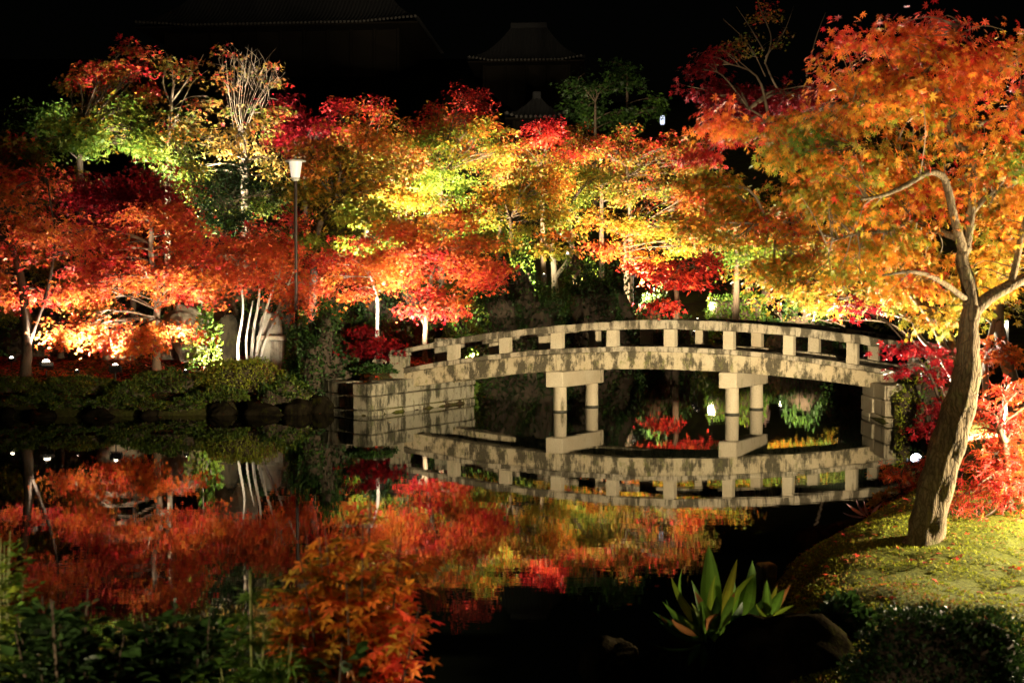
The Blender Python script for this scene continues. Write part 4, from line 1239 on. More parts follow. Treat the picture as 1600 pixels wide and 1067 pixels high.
def near_crown(parent, base, nodes, crowns, pal, leaf, tpl, D, seed, cover, padr, bark, top=0.0, droop=0.8, freq=2.0, twr=0.006, flat=0.3, spread=0.5):
    rng = np.random.default_rng(seed); rn = random.Random(seed)
    out = []
    tw = MB()
    for c in crowns:
        dd = c[4] if len(c) > 4 else 0
        k = (D + dd) / FPX
        cc = at(c[0], c[1], D + dd) - base
        rad = np.array([c[2] * k, max(c[2], c[3]) * k * 0.7, c[3] * k])
        dens = c[6] if len(c) > 6 else 1.0
        nl = int(cover * dens * math.pi * rad[0] * rad[2] / (leaf * leaf * 0.40))
        per = max(5, int(1.5 * (padr / leaf) ** 2))
        npad = max(3, nl // per)
        d = rng.normal(0, 1, (npad, 3)); d /= np.linalg.norm(d, axis=1, keepdims=True)
        nsb = max(3, npad // 7)
        sb = d[:nsb] * (rng.uniform(0, 1, (nsb, 1)) ** 0.4) * rad * 0.95 + np.array(cc)
        pd = sb[rng.integers(0, nsb, npad)] + rng.normal(0, 1, (npad, 3)) * rad * np.array([.28, .28, .2])
        P, H, N, S = pads_to_leaves(pd, padr * rng.uniform(.6, 1.3, npad), per, rng, leaf, np.array(cc), droop, flat, spread, 0.65)
        hf = np.clip((P[:, 2] - (cc.z - rad[2])) / (2 * rad[2]), 0, 1)
        out.append((P, H, N, S, colours(P + np.array(base), c[5] if len(c) > 5 and c[5] else pal, rng, hf, top, freq=freq)))
        for q in pd[::2]:
            e = Vector(q)
            s0 = min(nodes, key=lambda w: (w - e).length + rn.uniform(0, .08))
            if (e - s0).length > 0.55 and rn.random() < 0.88: continue
            m_ = s0.lerp(e, .5) + Vector((rn.uniform(-.1, .1), rn.uniform(-.1, .1), rn.uniform(0, .15))) * (e - s0).length
            tw.tube(catmull([s0, m_, e], 3), lerp_list([twr, twr * .6, twr * .25], 7), 4, cap=False)
    tw.build('branches', M[bark], parent, smooth=True)['kind'] = 'stuff'
    return [np.concatenate([o[i] for o in out]) for i in range(5)]

NC = [(1440, 150, 130, 80, 0, 'near'), (1350, 220, 110, 70, -.1), (1500, 90, 80, 60, 0, 'ember'), (1560, 200, 90, 90), (1440, 280, 120, 60, .3, 'near'), (1600, 330, 80, 90, .2), (1560, 420, 80, 60, .5, 'gold'),
      (1370, 330, 100, 60, .1, 'nearmix'), (1290, 290, 80, 45, 0, 'nearmix'), (1420, 400, 90, 45, .4, 'near'), (1320, 400, 80, 35, .2, 'nearmix'), (1400, 460, 70, 30, -.4, 'near'), (1490, 440, 45, 40, .6, 'gold'), (1330, 130, 60, 40, .2, 'ember'), (1650, 180, 60, 120, .2, 'ember'),
      (1400, 62, 95, 34, .2, 'ember', .9), (1490, 38, 70, 26, .2, 'ember', .8), (1320, 75, 45, 25, .3, 'ember', .7), (1580, 100, 50, 50, .2, 'near'), (1480, 500, 50, 22, .5, 'gold'), (1190, 230, 70, 30, .2, 'nearmix'), (1230, 190, 70, 30, .3, 'nearmix'), (1140, 180, 60, 40, .4, 'ember', .8), (1590, 250, 40, 40, -.2, 'lime', .7), (1250, 215, 50, 20, 0, 'lime', .8)]
P, H, N, S, K = near_crown(near_root, base, limb_nodes, NC, 'near', 0.041, T_MAPLE, D0, 78, 1.85, 0.13, 'bark_mid', top=0.5, droop=1.3)
dist = (P + np.array(base))
front = np.argsort(dist[:, 1] - 0.3 * rnd.random())[:2200]
rr_ = np.random.default_rng(5)
sel = rr_.choice(front, 280, replace=False)
mask = np.ones(len(P), bool); mask[sel] = False
fo = link('foliage', leaf_mesh('foliage', P[mask], H[mask], N[mask], S[mask], T_MAPLE, K[mask]), M['leaf'], near_root)
fo['kind'] = 'stuff'
leaf_vars = []
for cname in ('verm', 'orange', 'amber', 'orange', 'yellow', 'rust'):
    tv, tt = T_MAPLE
    leaf_vars.append(tri_mesh('leaf', tv, tt, col=np.tile(np.array([*C[cname], 1.0]), (len(tt), 1))))
for q, i in enumerate(sel):
    h = Vector(H[i]).normalized(); n_ = Vector(N[i]); n_ = (n_ - h * n_.dot(h)).normalized(); b_ = n_.cross(h)
    o = link('leaf', leaf_vars[q % 6], M['leaf'], near_root)
    mt = Matrix((h, b_, n_)).transposed().to_4x4()
    mt.translation = Vector(P[i])
    o.matrix_local = mt @ Matrix.Scale(float(S[i]), 4)

# ------------------------------------------------------------------ other maples of the near bank
GN = 'maples on the right bank'
px_tree('maple_tree', 'many-stemmed maple behind the leaning trunk, crown spreading left over the pond', 12.5,
        [(1500, 620), (1495, 570), (1482, 520), (1450, 470)],
        [(1200, 350, 110, 50, 0), (1150, 290, 80, 40), (1260, 300, 90, 40), (1330, 380, 90, 50), (1130, 220, 70, 35, .3, 'lace'), (1200, 150, 110, 45, .5, 'wine', .8), (1280, 230, 80, 40), (1180, 410, 80, 30), (1290, 440, 90, 28), (1390, 480, 70, 25), (1110, 130, 55, 40, .5, 'wine', .7), (1120, 360, 50, 40), (1320, 470, 55, 20)],
        'nearmix', seed=201, bark='bark_mid', trunk_r=(0.07, 0.03), cover=2.9, leaf=0.045, tpl=T_MAPLE5, group=GN, padr=0.2, top=0.5, freq=1.6, droop=1.1,
        stems_px=[([(1500, 620), (1480, 560), (1465, 520), (1440, 480), (1380, 420), (1300, 370), (1200, 350)], (0.05, 0.012)), ([(1505, 620), (1470, 560), (1440, 530), (1425, 500)], (0.035, 0.015)), ([(1500, 600), (1490, 540), (1462, 500), (1400, 400), (1330, 300), (1250, 220), (1170, 170)], (0.045, 0.01))])
px_tree('maple_tree', 'pale leaning maple trunk at the right edge behind the big maple', 12.0,
        [(1592, 660), (1582, 600), (1566, 540), (1560, 480), (1572, 420)],
        [(1560, 350, 60, 60, .3, 'gold'), (1620, 420, 60, 60), (1540, 470, 50, 40, .4), (1560, 545, 55, 22, -.3, 'lace'), (1600, 250, 70, 70, .5, 'gold')],
        'gold', seed=202, bark='bark_white', trunk_r=(0.09, 0.04), cover=2.2, leaf=0.062, tpl=T_MAPLE5, group=GN, padr=0.2, freq=1.6,
        stems_px=[([(1540, 650), (1540, 600), (1542, 550), (1560, 480), (1575, 430)], (0.035, 0.02))])
px_tree('maple_tree', 'thin dark red maple reaching in front of the right bridge end', 10.5,
        [(1475, 700), (1470, 640), (1455, 590), (1435, 560)],
        [(1440, 555, 55, 16), (1480, 580, 35, 18), (1420, 535, 40, 14), (1330, 480, 45, 16, .5), (1470, 620, 45, 22), (1440, 665, 40, 18), (1410, 575, 30, 12)],
        'wine', seed=203, bark='bark_dark', trunk_r=(0.022, 0.010), cover=2.0, leaf=0.05, tpl=T_MAPLE5, group=GN, padr=0.13, top=-0.3, freq=2)
px_tree('laceleaf_maple', 'weeping orange laceleaf maple right of the trunk', 8.9,
        [(1580, 850), (1575, 780), (1570, 700), (1555, 650)],
        [(1560, 700, 60, 45), (1610, 680, 50, 50), (1530, 760, 45, 45, -.1), (1590, 770, 60, 45, -.2), (1550, 815, 50, 25, -.2), (1640, 760, 40, 60), (1530, 660, 30, 28, .2), (1600, 610, 45, 25, .3)],
        'lace', seed=204, bark='bark_mid', trunk_r=(0.045, 0.02), cover=2.6, leaf=0.075, tpl=T_LACE, group=GN, padr=0.16, top=0.2, freq=1.6, droop=1.3, flat=0.35)
px_tree('laceleaf_maple', 'small red laceleaf bush left of the trunk above the shore', 11.3,
        [(1412, 800), (1410, 770), (1405, 745)],
        [(1400, 745, 30, 22), (1385, 740, 20, 12, -.2, 'blush'), (1430, 770, 28, 22), (1380, 790, 26, 16), (1440, 715, 22, 18), (1410, 800, 30, 18)],
        'lace', seed=205, bark='bark_dark', trunk_r=(0.02, 0.01), cover=2.6, leaf=0.055, tpl=T_LACE, group=GN, padr=0.12, top=-0.2, freq=2, droop=1.2)
tw_ = [([(1320, 510), (1295, 498), (1285, 480), (1292, 462), (1310, 452)], (0.012, 0.006)), ([(1300, 505), (1270, 498), (1248, 505), (1240, 488), (1228, 480)], (0.010, 0.004)), ([(1290, 470), (1262, 452), (1235, 448), (1215, 455)], (0.010, 0.004)), ([(1248, 500), (1225, 503), (1218, 492)], (0.006, 0.003)), ([(1285, 482), (1272, 470), (1265, 458), (1250, 462)], (0.007, 0.003)), ([(1262, 452), (1255, 468), (1245, 475)], (0.006, 0.003)), ([(1310, 452), (1290, 440), (1270, 443), (1255, 435)], (0.008, 0.003))]
px_tree('bare_shrub', 'leafless twisted twigs lit above the right part of the railing', 18.5, [(1490, 680), (1465, 590), (1400, 510), (1310, 500)], [(1260, 470, 40, 22, 0, None, .5), (1230, 490, 28, 12, 0, None, .4)], 'straw', seed=206, bark='bark_dark', trunk_r=(0.018, 0.010), cover=0.5, leaf=0.045, tpl=T_KITE, padr=0.12, cat='shrub', stems_px=tw_)

# moss cover on the mound
def scatter_moss():
    rng = np.random.default_rng(90)
    n = 260000
    X = rng.uniform(0.9, 5.2, n); Y = rng.uniform(4.4, 13.5, n)
    sd = pond_sd(X, Y)
    keep = (sd > 0.22) & (rng.uniform(0, 1, n) < np.clip(11.0 / (Y * Y) * 2.2, 0.15, 1)) & (wob(X, Y, 1.6) + rng.normal(0, .5, n) > -1.0)
    X, Y = X[keep], Y[keep]
    Z = ground_h(X, Y)
    P = np.stack([X, Y, Z + 0.004], 1); n = len(X)
    H = rng.normal(0, 1, (n, 3)); H[:, 2] = np.abs(H[:, 2]) * 0.6 + 0.35
    N = rng.normal(0, .6, (n, 3)) + np.array([0, 0, 1])
    S = rng.uniform(0.007, 0.018, n)
    K = colours(P, 'moss', rng, freq=3.0, rand=0.22)
    o = link('moss', leaf_mesh('moss', P, H, N, S, T_MID, K), M['moss_tuft'])
    tag(o, 'yellow-green moss covering the mound round the big maple', 'moss', kind='stuff')
scatter_moss()

# fallen leaves lying on the banks
def litter():
    rng = np.random.default_rng(91)
    n = 16000
    X = np.concatenate([rng.uniform(-14, 1, n), rng.uniform(1.5, 6, n // 20)]); Y = np.concatenate([rng.uniform(24.5, 31, n), rng.uniform(5, 15, n // 20)])
    k = pond_sd(X, Y) > 0.25; X, Y = X[k], Y[k]; n = len(X)
    P = np.stack([X, Y, ground_h(X, Y) + 0.012], 1)
    H = rng.normal(0, 1, (n, 3)); H[:, 2] *= 0.15
    N = rng.normal(0, .25, (n, 3)) + np.array([0, 0, 1])
    S = np.where(Y > 20, 0.07, 0.04) * rng.uniform(.6, 1.1, n)
    o = link('leaf_litter', leaf_mesh('leaf_litter', P, H, N, S, T_FAR, colours(P, 'lace', rng, freq=1.0)), M['leaf'])
    tag(o, 'fallen maple leaves lying on the banks', 'leaf litter', kind='stuff')
litter()
frn = random.Random(12)
fl_me = [tri_mesh('fallen_leaf', T_MAPLE5[0], T_MAPLE5[1], col=np.tile(np.array([*C[c], 1.0]), (len(T_MAPLE5[1]), 1))) for c in ('orange', 'verm', 'straw')]
for k, (px, py, lab) in enumerate(((984, 944, 'lone fallen leaf on the black water left of the broad-leaved plant'), (1028, 916, 'thin fallen leaf on the water nearest the broad-leaved plant'),
                                   (537, 648, 'fallen leaf at the waterline left of the abutment corner'), (699, 632, 'orange fallen leaf at the foot of the abutment wall towards the bridge'),
                                   (36, 668, 'fallen leaf on the water at the far left, the lower of two'), (30, 652, 'fallen leaf on the water at the far left, the upper of two'),
                                   (500, 646, 'fallen leaf below the tall clipped evergreen bush'), (620, 640, 'fallen leaf at the foot of the abutment corner'),
                                   (610, 660, 'fallen leaf on the abutment reflection'), (150, 654, 'fallen leaf below the azalea mound under the left ground lamp'),
                                   (250, 652, 'fallen leaf below the azalea mound right of the ground lamps'), (1060, 800, 'fallen leaf just below the reflected bridge railing, right'), (935, 770, 'fallen leaf on the reflected bridge railing'))):
    p = at(px, py, 10); t_ = EYE / (EYE - p.z); q = Vector((p.x * t_, p.y * t_, 0.006))
    o = link('fallen_leaf', fl_me[k % 3], M['leaf'], None, q)
    o.rotation_euler = (frn.uniform(-.2, .2), frn.uniform(-.2, .2), frn.uniform(0, 6.28)); s_ = 0.045 if py < 760 else 0.035
    o.scale = (s_, s_, s_)
    tag(o, lab, 'leaf', 'fallen leaves floating on the pond')

# rocks, stone marker and broad-leaved plants at the near shore
for k, (px, py, D, r_, lab) in enumerate(((1222, 1040, 5.7, (0.36, 0.28, 0.27), 'large dark boulder right of the broad-leaved plants'),
                                          (958, 1050, 7.0, (0.21, 0.2, 0.20), 'rounded dark rock at the water in the bottom centre'),
                                          (1065, 1045, 7.0, (0.24, 0.22, 0.16), 'low mossy rock under the broad-leaved plants'),
                                          (1262, 866, 10.0, (0.20, 0.2, 0.22), 'dark shore rock behind the stone marker'),
                                          (1310, 838, 11.0, (0.36, 0.3, 0.16), 'flat shore rock beside the pink leaf blades'))):
    p = at(px, py, D)
    make_rock('shore_rock', lab, p, r_, 120 + k, 'rock', cat='rock')
p = at(1196, 905, 8.6)
mk = MB(); mk.box((-0.062, -0.06, -0.35), (0.062, 0.06, 0.115), lambda x, y, z: (x + z * .06, y, z))
mo = mk.build('stone_marker', M['wall_stone'], None, bevel=0.012); mo.location = p; mo.rotation_euler = (0, 0, R(14))
tag(mo, 'short square stone marker behind the broad-leaved plants', 'stone post')

def blade_mesh(L, W, bend, curl, rng, fold=0.25, n=10):
    vs, fs = [], []
    wav = [rng.uniform(-1, 1) for _ in range(n + 1)]
    for i in range(n + 1):
        t = i / n
        w = W * (math.sin(math.pi * min(1, t * 0.97 + 0.03)) ** 0.7) * (1.15 - 0.45 * t) * 0.62
        if t < 0.16: w = max(W * 0.06, w * t / 0.16)
        ang = bend * t * t
        x = L * math.sin(ang) * t * 0.75
        z = L * t * math.cos(ang * 0.75)
        y = curl * L * t * t * 0.25
        for q, c in enumerate((-1, -.5, 0, .5, 1)):
            vs.append((x - abs(c) * w * fold * .7 + 0.03 * w * wav[i] * c, y + w * c, z - 0.1 * w * abs(c)))
    for i in range(n):
        for k in range(4):
            a = i * 5 + k
            fs.append((a, a + 1, a + 6, a + 5))
    return np.array(vs), np.array(fs)

def broadleaf(label, specs, base, seed):
    """clump of long upright leaf blades, each blade a part"""
    root = empty('broadleaf_plant', base); tag(root, label, 'plant')
    rn = random.Random(seed)
    for (px0, py0, px1, py1, D, wpx, cname, face) in specs:
        a = at(px0, py0, D) - base; e = at(px1, py1, D + rn.uniform(-.06, .06)) - base
        L = (e - a).length
        W = 0.66 * wpx * D / FPX
        bend = rn.uniform(0.25, 0.85)
        v, f = blade_mesh(L, W, bend, rn.uniform(-.5, .5), rn)
        rg = np.random.default_rng(seed * 100 + int(px1))
        st = np.array([C[cname]] * len(f)) * np.tile(np.array([0.8, 1.25, 1.15, 0.75]) * rg.uniform(.8, 1.2, 4), len(f) // 4)[:, None] * rg.uniform(.85, 1.1, (len(f), 1))
        if rg.random() < 0.12:
            nb_ = 4 * rg.integers(1, 3)
            st[-nb_:] = np.array(C['brown']) * rg.uniform(.6, 1.3, (nb_, 1))
        me = tri_mesh('leaf_blade', v, f, smooth=True, col=np.concatenate([np.clip(st, 0, 1), np.ones((len(f), 1))], 1))
        tipv = Vector(v[-3]); zax = tipv.normalized()
        # orient: tip direction -> a->e, blade face turned towards 'face'
        d = (e - a).normalized()
        q = zax.rotation_difference(d)
        spin = Matrix.Rotation(face, 4, d)
        o = link('leaf_blade', me, M['leaf_gloss'], root)
        o.matrix_local = Matrix.Translation(a) @ spin @ q.to_matrix().to_4x4()
    return root
LG = 'green'
sp = [(1112, 985, 1107, 850, 6.9, 44, 'green', 1.57), (1106, 985, 1066, 885, 6.9, 16, 'green', 0.7), (1104, 985, 1048, 900, 6.8, 20, 'mossg', 1.2), (1116, 990, 1118, 898, 6.7, 18, 'mossg', 1.0),
      (1120, 985, 1152, 872, 7.0, 22, 'olive', 1.3), (1124, 988, 1142, 888, 7.1, 22, 'green', 1.9), (1128, 990, 1184, 893, 6.9, 18, 'mossg', 0.8), (1150, 985, 1176, 873, 7.1, 34, 'green', 1.6),
      (1130, 992, 1160, 940, 6.7, 26, 'deep', 1.9), (1105, 990, 1080, 950, 6.7, 24, 'deep', 1.4), (1100, 990, 1045, 962, 6.7, 20, 'brown', 0.9), (1098, 995, 1030, 960, 6.8, 16, 'deep', 1.0),
      (1092, 1010, 1012, 1000, 6.6, 18, 'deep', 0.8), (1110, 995, 1120, 930, 6.6, 26, 'deep', 1.6), (1126, 995, 1148, 925, 6.6, 22, 'green', 1.2), (1140, 990, 1165, 905, 6.9, 20, 'green', 1.0),
      (1095, 1005, 1075, 1040, 6.6, 18, 'deep', 1.2), (1100, 1008, 1095, 1050, 6.6, 16, 'deep', 1.6), (1088, 1000, 1040, 935, 6.9, 12, 'deep', 0.9), (1104, 985, 1125, 958, 6.5, 20, 'brown', 0.4), (1116, 985, 1085, 922, 6.6, 22, 'green', 1.8), (1150, 990, 1200, 930, 6.8, 20, 'deep', 1.2), (1134, 990, 1180, 960, 6.6, 24, 'deep', 1.4), (1160, 985, 1170, 975, 6.7, 20, 'green', 1.0)]
brn = random.Random(9)
for q in range(16):
    a0 = brn.uniform(-1.25, 1.25); ln = brn.uniform(45, 105)
    x0 = 1122 + brn.uniform(-28, 34); y0 = 992 + brn.uniform(-4, 14)
    sp.append((x0, y0, x0 + ln * math.sin(a0), y0 - ln * math.cos(a0) * .95, 6.85 + brn.uniform(-.3, .25), brn.uniform(9, 20), brn.choice(['green', 'deep', 'deep', 'mossg']), brn.uniform(.6, 2.2)))
pbase = at(1112, 1000, 6.9); pbase.z = min(pbase.z, gz(pbase.x, pbase.y))
broadleaf('tall clump of broad green leaf blades at the pond edge', sp, pbase, 31)
sp2 = [(1200, 960, 1198, 905, 6.6, 20, 'green', 1.4), (1205, 960, 1225, 920, 6.6, 22, 'green', 1.2), (1208, 962, 1240, 945, 6.5, 10, 'mossg', 0.9), (1196, 965, 1168, 985, 6.5, 16, 'green', 1.0), (1203, 955, 1215, 912, 6.7, 12, 'olive', 1.3), (1210, 955, 1236, 912, 6.8, 12, 'brown', 1.1), (1198, 965, 1180, 940, 6.5, 8, 'mossg', 1.0)]
pb2 = at(1203, 965, 6.6); pb2.z = min(pb2.z, gz(pb2.x, pb2.y))
broadleaf('smaller broad-leaved clump with withered tips beside the boulder', sp2, pb2, 32)
C['pinkleaf'] = (0.62, 0.36, 0.40)
sp3 = [(1352, 806, 1322, 786, 10.6, 8, 'pinkleaf', 1.2), (1350, 808, 1316, 800, 10.6, 5, 'pinkleaf', 1.0), (1356, 804, 1350, 782, 10.7, 7, 'pinkleaf', 1.4), (1354, 806, 1338, 780, 10.7, 6, 'pinkleaf', 1.0), (1360, 806, 1378, 786, 10.7, 6, 'pinkleaf', 1.0)]
pb3 = at(1354, 808, 10.6); pb3.z = min(pb3.z, gz(pb3.x, pb3.y))
broadleaf('small plant with pale pink leaf blades on the shore', sp3, pb3, 33)
px_shrub('clipped round shrub in deep shade at the bottom right', 1475, 948, 1075, 150, 4.75, 'evergreen', 9000, 130, leaf=0.022, depth=0.9, lump=0.10)
px_shrub('low dark fern-like plant right of the large dark boulder', 1318, 955, 990, 42, 6.0, 'evergreen', 700, 132, leaf=0.05, depth=0.8, core=True, tpl=T_OVAL, lump=0.3)
px_shrub('strip of tiny pale leaves along the shore beside the pink blades', 1395, 775, 800, 35, 11.5, 'straw', 900, 131, leaf=0.03, depth=0.4, core=False)

# ------------------------------------------------------------------ plants at the photographer's feet (bottom left)
def leafy(label, name, px, py_top, D, w_px, pal, n, seed, leaf, tpl, stems=9, mat='leaf_gloss', droop=0.4, hmin=0.25):
    """open shrub of upright stems with leaves along them"""
    rng = np.random.default_rng(seed); rn = random.Random(seed)
    p = at(px, 1067, D); g = gz(p.x, p.y); base = Vector((p.x, p.y, g))
    H0 = at(px, py_top, D).z - g; k = D / FPX
    root = empty(name, base); tag(root, label, 'shrub')
    st = MB(); PP, HH = [], []
    per = n // stems
    for i in range(stems):
        ex, ey = rn.uniform(-1, 1) * w_px * k, rn.uniform(-.6, .6) * w_px * k
        h = H0 * rn.uniform(0.72, 1.0) * (1 - 0.28 * abs(ex) / (w_px * k))
        pts = catmull([(ex * .25, ey * .25, -.05), (ex * .6, ey * .6, h * .5), (ex, ey, h)], 6)
        st.tube(pts, lerp_list([0.008, 0.0015], len(pts)), 5)
        for j in range(per):
            t = rn.uniform(hmin, 1) ** 0.7
            q = pts[min(len(pts) - 1, int(t * (len(pts) - 1)))]
            a = rn.uniform(0, 6.28); r = rn.uniform(0, .10) * (1.6 - t)
            dv = Vector((math.cos(a), math.sin(a), rn.uniform(-.1, .5)))
            PP.append(q + dv * r); HH.append(dv + Vector((0, 0, -droop + .5)))
    st.build('stem', M['bark_dark'] if pal in ('evergreen', 'sapling') else M['stem_green'], root, smooth=True)
    P = np.array(PP); H = np.array(HH); m_ = len(P)
    N = rng.normal(0, .35, (m_, 3)) + np.array([0, 0, 1]); S = leaf * rng.uniform(.55, 1.15, m_)
    K = colours(P + np.array(base), pal, rng, freq=3)
    order = np.argsort(P[:, 1] - P[:, 2])
    nsel = min(60, m_ // 4)
    sel = np.random.default_rng(seed).choice(order[:m_ // 2], nsel, replace=False)
    mask = np.ones(m_, bool); mask[sel] = False
    f = link('foliage', leaf_mesh('foliage', P[mask], H[mask], N[mask], S[mask], tpl, K[mask]), M[mat], root); f['kind'] = 'stuff'
    me = [tri_mesh('leaf', tpl[0], tpl[1], col=np.tile(np.array([*C[c], 1.0]), (len(tpl[1]), 1))) for c in (PAL[pal][1], PAL[pal][2], PAL[pal][3])]
    for q, i in enumerate(sel):
        h = Vector(H[i]).normalized(); n_ = Vector(N[i]); n_ = (n_ - h * n_.dot(h)).normalized(); b_ = n_.cross(h)
        o = link('leaf', me[q % 3], M[mat], root)
        mt = Matrix((h, b_, n_)).transposed().to_4x4(); mt.translation = Vector(P[i])
        o.matrix_local = mt @ Matrix.Scale(float(S[i]), 4)
    return root
leafy('dark glossy shrub along the bottom left edge', 'foreground_shrub', 110, 890, 3.5, 150, 'evergreen', 1900, 141, 0.060, T_OVAL, 26)
leafy('dark glossy shrub in the bottom left centre', 'foreground_shrub', 300, 880, 3.7, 130, 'evergreen', 1900, 142, 0.060, T_OVAL, 26)
leafy('fine-leaved green shrub at the left edge', 'foreground_shrub', -5, 800, 3.6, 60, 'green', 3200, 143, 0.030, T_KITE, 26)
leafy('green maple sapling spray left of the orange sapling', 'foreground_shrub', 400, 870, 3.4, 75, 'green', 600, 144, 0.055, T_LACE, 12, 'leaf', 0.8)
leafy('orange maple sapling hanging over the dark water', 'maple_sapling', 560, 735, 3.6, 120, 'sapling', 2600, 145, 0.042, T_MAPLE5, 30, 'leaf', 0.9)
leafy('low dark shrub under the orange sapling', 'foreground_shrub', 500, 985, 3.2, 110, 'evergreen', 700, 146, 0.06, T_OVAL, 12)

# ------------------------------------------------------------------ visitors on the far path
def person(label, px, py_head, py_feet, D, coat, trousers, hairc, face, arm):
    p = at(px, py_feet, D); g = gz(p.x, p.y)
    root = empty('person', (p.x, p.y, g), face); tag(root, label, 'person', 'visitors on the far path')
    h = 1.66
    pts = {'pel': (0, 0, .92), 'chest': (0, 0.0, 1.28), 'neck': (0, 0, 1.42), 'head': (0, -.02, 1.56), 'top': (0, -.01, 1.64),
           'hl': (.09, 0, .86), 'kl': (.10, -.03, .48), 'al': (.10, 0, .08), 'tl': (.11, -.13, .03), 'hr': (-.09, 0, .86), 'kr': (-.10, -.01, .48), 'ar': (-.11, .04, .08), 'tr': (-.12, -.09, .03),
           'sl': (.17, 0, 1.36), 'el': (.24, -.03, 1.08), 'wl': (.22, -.16 if arm else -.08, .92 if not arm else 1.15), 'sr': (-.17, 0, 1.36), 'er': (-.24, -.04, 1.08), 'wr': (-.18, -.22 if arm else -.08, 1.18 if arm else .86)}
    rad = {'pel': .15, 'chest': .16, 'neck': .055, 'head': .095, 'top': .07, 'hl': .09, 'kl': .065, 'al': .045, 'tl': .04, 'hr': .09, 'kr': .065, 'ar': .045, 'tr': .04, 'sl': .065, 'el': .05, 'wl': .032, 'sr': .065, 'er': .05, 'wr': .032}
    ed = [('pel', 'chest'), ('chest', 'neck'), ('neck', 'head'), ('head', 'top'), ('pel', 'hl'), ('hl', 'kl'), ('kl', 'al'), ('al', 'tl'), ('pel', 'hr'), ('hr', 'kr'), ('kr', 'ar'), ('ar', 'tr'), ('chest', 'sl'), ('sl', 'el'), ('el', 'wl'), ('chest', 'sr'), ('sr', 'er'), ('er', 'wr')]
    names = list(pts); ix = {n: i for i, n in enumerate(names)}
    for sd in ('l', 'r'):     # five fingers on each hand
        w = Vector(pts['w' + sd])
        for q in range(5):
            nm = 'f%s%d' % (sd, q)
            pts[nm] = tuple(w + Vector(((q - 2) * .022, -.05 if q else -.02, -.09 if q not in (0, 4) else -.065))); rad[nm] = .009
            names.append(nm); ix[nm] = len(names) - 1; ed.append(('w' + sd, nm))
    me = bpy.data.meshes.new('body'); me.from_pydata([pts[n] for n in names], [(ix[a], ix[b]) for a, b in ed], [])
    o = bpy.data.objects.new('body', me); COL.objects.link(o); o.parent = root
    md = o.modifiers.new('skin', 'SKIN'); md.use_smooth_shade = True
    for n in names:
        sv = me.skin_vertices[0].data[ix[n]]; sv.radius = (rad[n], rad[n]); sv.use_root = n == 'pel'
    o.modifiers.new('sub', 'SUBSURF').levels = 1
    me.materials.append(M['skin'])
    ct = MB(); rings = []
    for z, rx, ry in ((.55, .22, .17), (.75, .21, .16), (.95, .19, .15), (1.15, .20, .15), (1.30, .215, .14), (1.38, .18, .12), (1.43, .075, .075)):
        rings.append([(rx * math.cos(k * math.pi / 8), ry * math.sin(k * math.pi / 8), z) for k in range(16)])
    ct.add([v for r_ in rings for v in r_], [(i * 16 + k, i * 16 + (k + 1) % 16, (i + 1) * 16 + (k + 1) % 16, (i + 1) * 16 + k) for i in range(6) for k in range(16)])
    for sd, s_ in (('l', 1), ('r', -1)):
        ct.tube([pts['s' + sd], pts['e' + sd], tuple(Vector(pts['e' + sd]).lerp(Vector(pts['w' + sd]), .85))], [.085, .07, .055], 10)
    ct.build('coat', coat, root, smooth=True)
    lg = MB()
    for sd in ('l', 'r'): lg.tube([pts['h' + sd], pts['k' + sd], tuple(Vector(pts['a' + sd]) + Vector((0, 0, -.03)))], [.12, .09, .07], 10)
    lg.build('trousers', trousers, root, smooth=True)
    hr = MB(); hr.lathe([(.10, -.07), (.112, .0), (.10, .07), (.06, .112), (.01, .12)], 14, (0, .025, 1.565)); hr.build('hair', hairc, root, smooth=True)
M['skin'] = plain('skin', (0.45, 0.28, 0.20), 0.6, var=0.05)
M['coat_pink'] = plain('pale_pink_coat', (0.68, 0.42, 0.40), 0.85, var=0.1)
M['coat_dark'] = plain('dark_coat', (0.03, 0.03, 0.045), 0.85)
M['coat_tan'] = plain('tan_coat', (0.42, 0.26, 0.12), 0.85)
M['jeans'] = plain('dark_trousers', (0.03, 0.035, 0.06), 0.85)
M['hair'] = plain('black_hair', (0.012, 0.010, 0.009), 0.5)
person('person in a pale pink coat standing on the far path', 1196, 428, 478, 60, M['coat_pink'], M['coat_pink'], M['hair'], 0.5, False)
person('person in a dark coat holding up a phone on the far path', 1170, 432, 478, 60.5, M['coat_dark'], M['jeans'], M['hair'], -0.6, True)
person('person in a tan coat at the left of the far path group', 1148, 430, 478, 61, M['coat_tan'], M['jeans'], M['hair'], 1.2, False)

# ------------------------------------------------------------------ lanterns and distant lamps
def lantern(label, px, py, D, s, watt, col=(1, .82, .55), post=True, mat='lantern_glow'):
    p = at(px, py, D); g = gz(p.x, p.y)
    root = empty('garden_lantern', (p.x, p.y, g)); tag(root, label, 'lantern', 'lanterns on the far slope')
    z = p.z - g
    MB().tube([(0, 0, -.2), (0, 0, max(.02, z - s))], 0.03, 8).build('post', M['black_metal'], root)
    MB().lathe([(s * .42, -s), (s * .55, -s * .6), (s * .55, s * .6), (s * .40, s)], 12, (0, 0, z)).build('glass', M[mat], root, smooth=True)
    MB().lathe([(s * .75, s * 1.02), (s * .7, s * 1.12), (s * .12, s * 1.5)], 12, (0, 0, z)).build('cap', M['black_metal'], root)
    if watt <= 0: return
    ld = bpy.data.lights.new('lantern_bulb', 'POINT'); ld.energy = watt; ld.color = col; ld.shadow_soft_size = s
    lo = bpy.data.objects.new('lantern_bulb', ld); COL.objects.link(lo); lo.parent = root; lo.location = (0, -s * 1.2, z)
lantern('white box lantern right of the scarlet maple behind the bridge', 1112, 478, 52, 0.17, 120)
lantern('small round lantern below the visitors on the far path', 1178, 470, 55, 0.10, 500, mat='lens_cool')
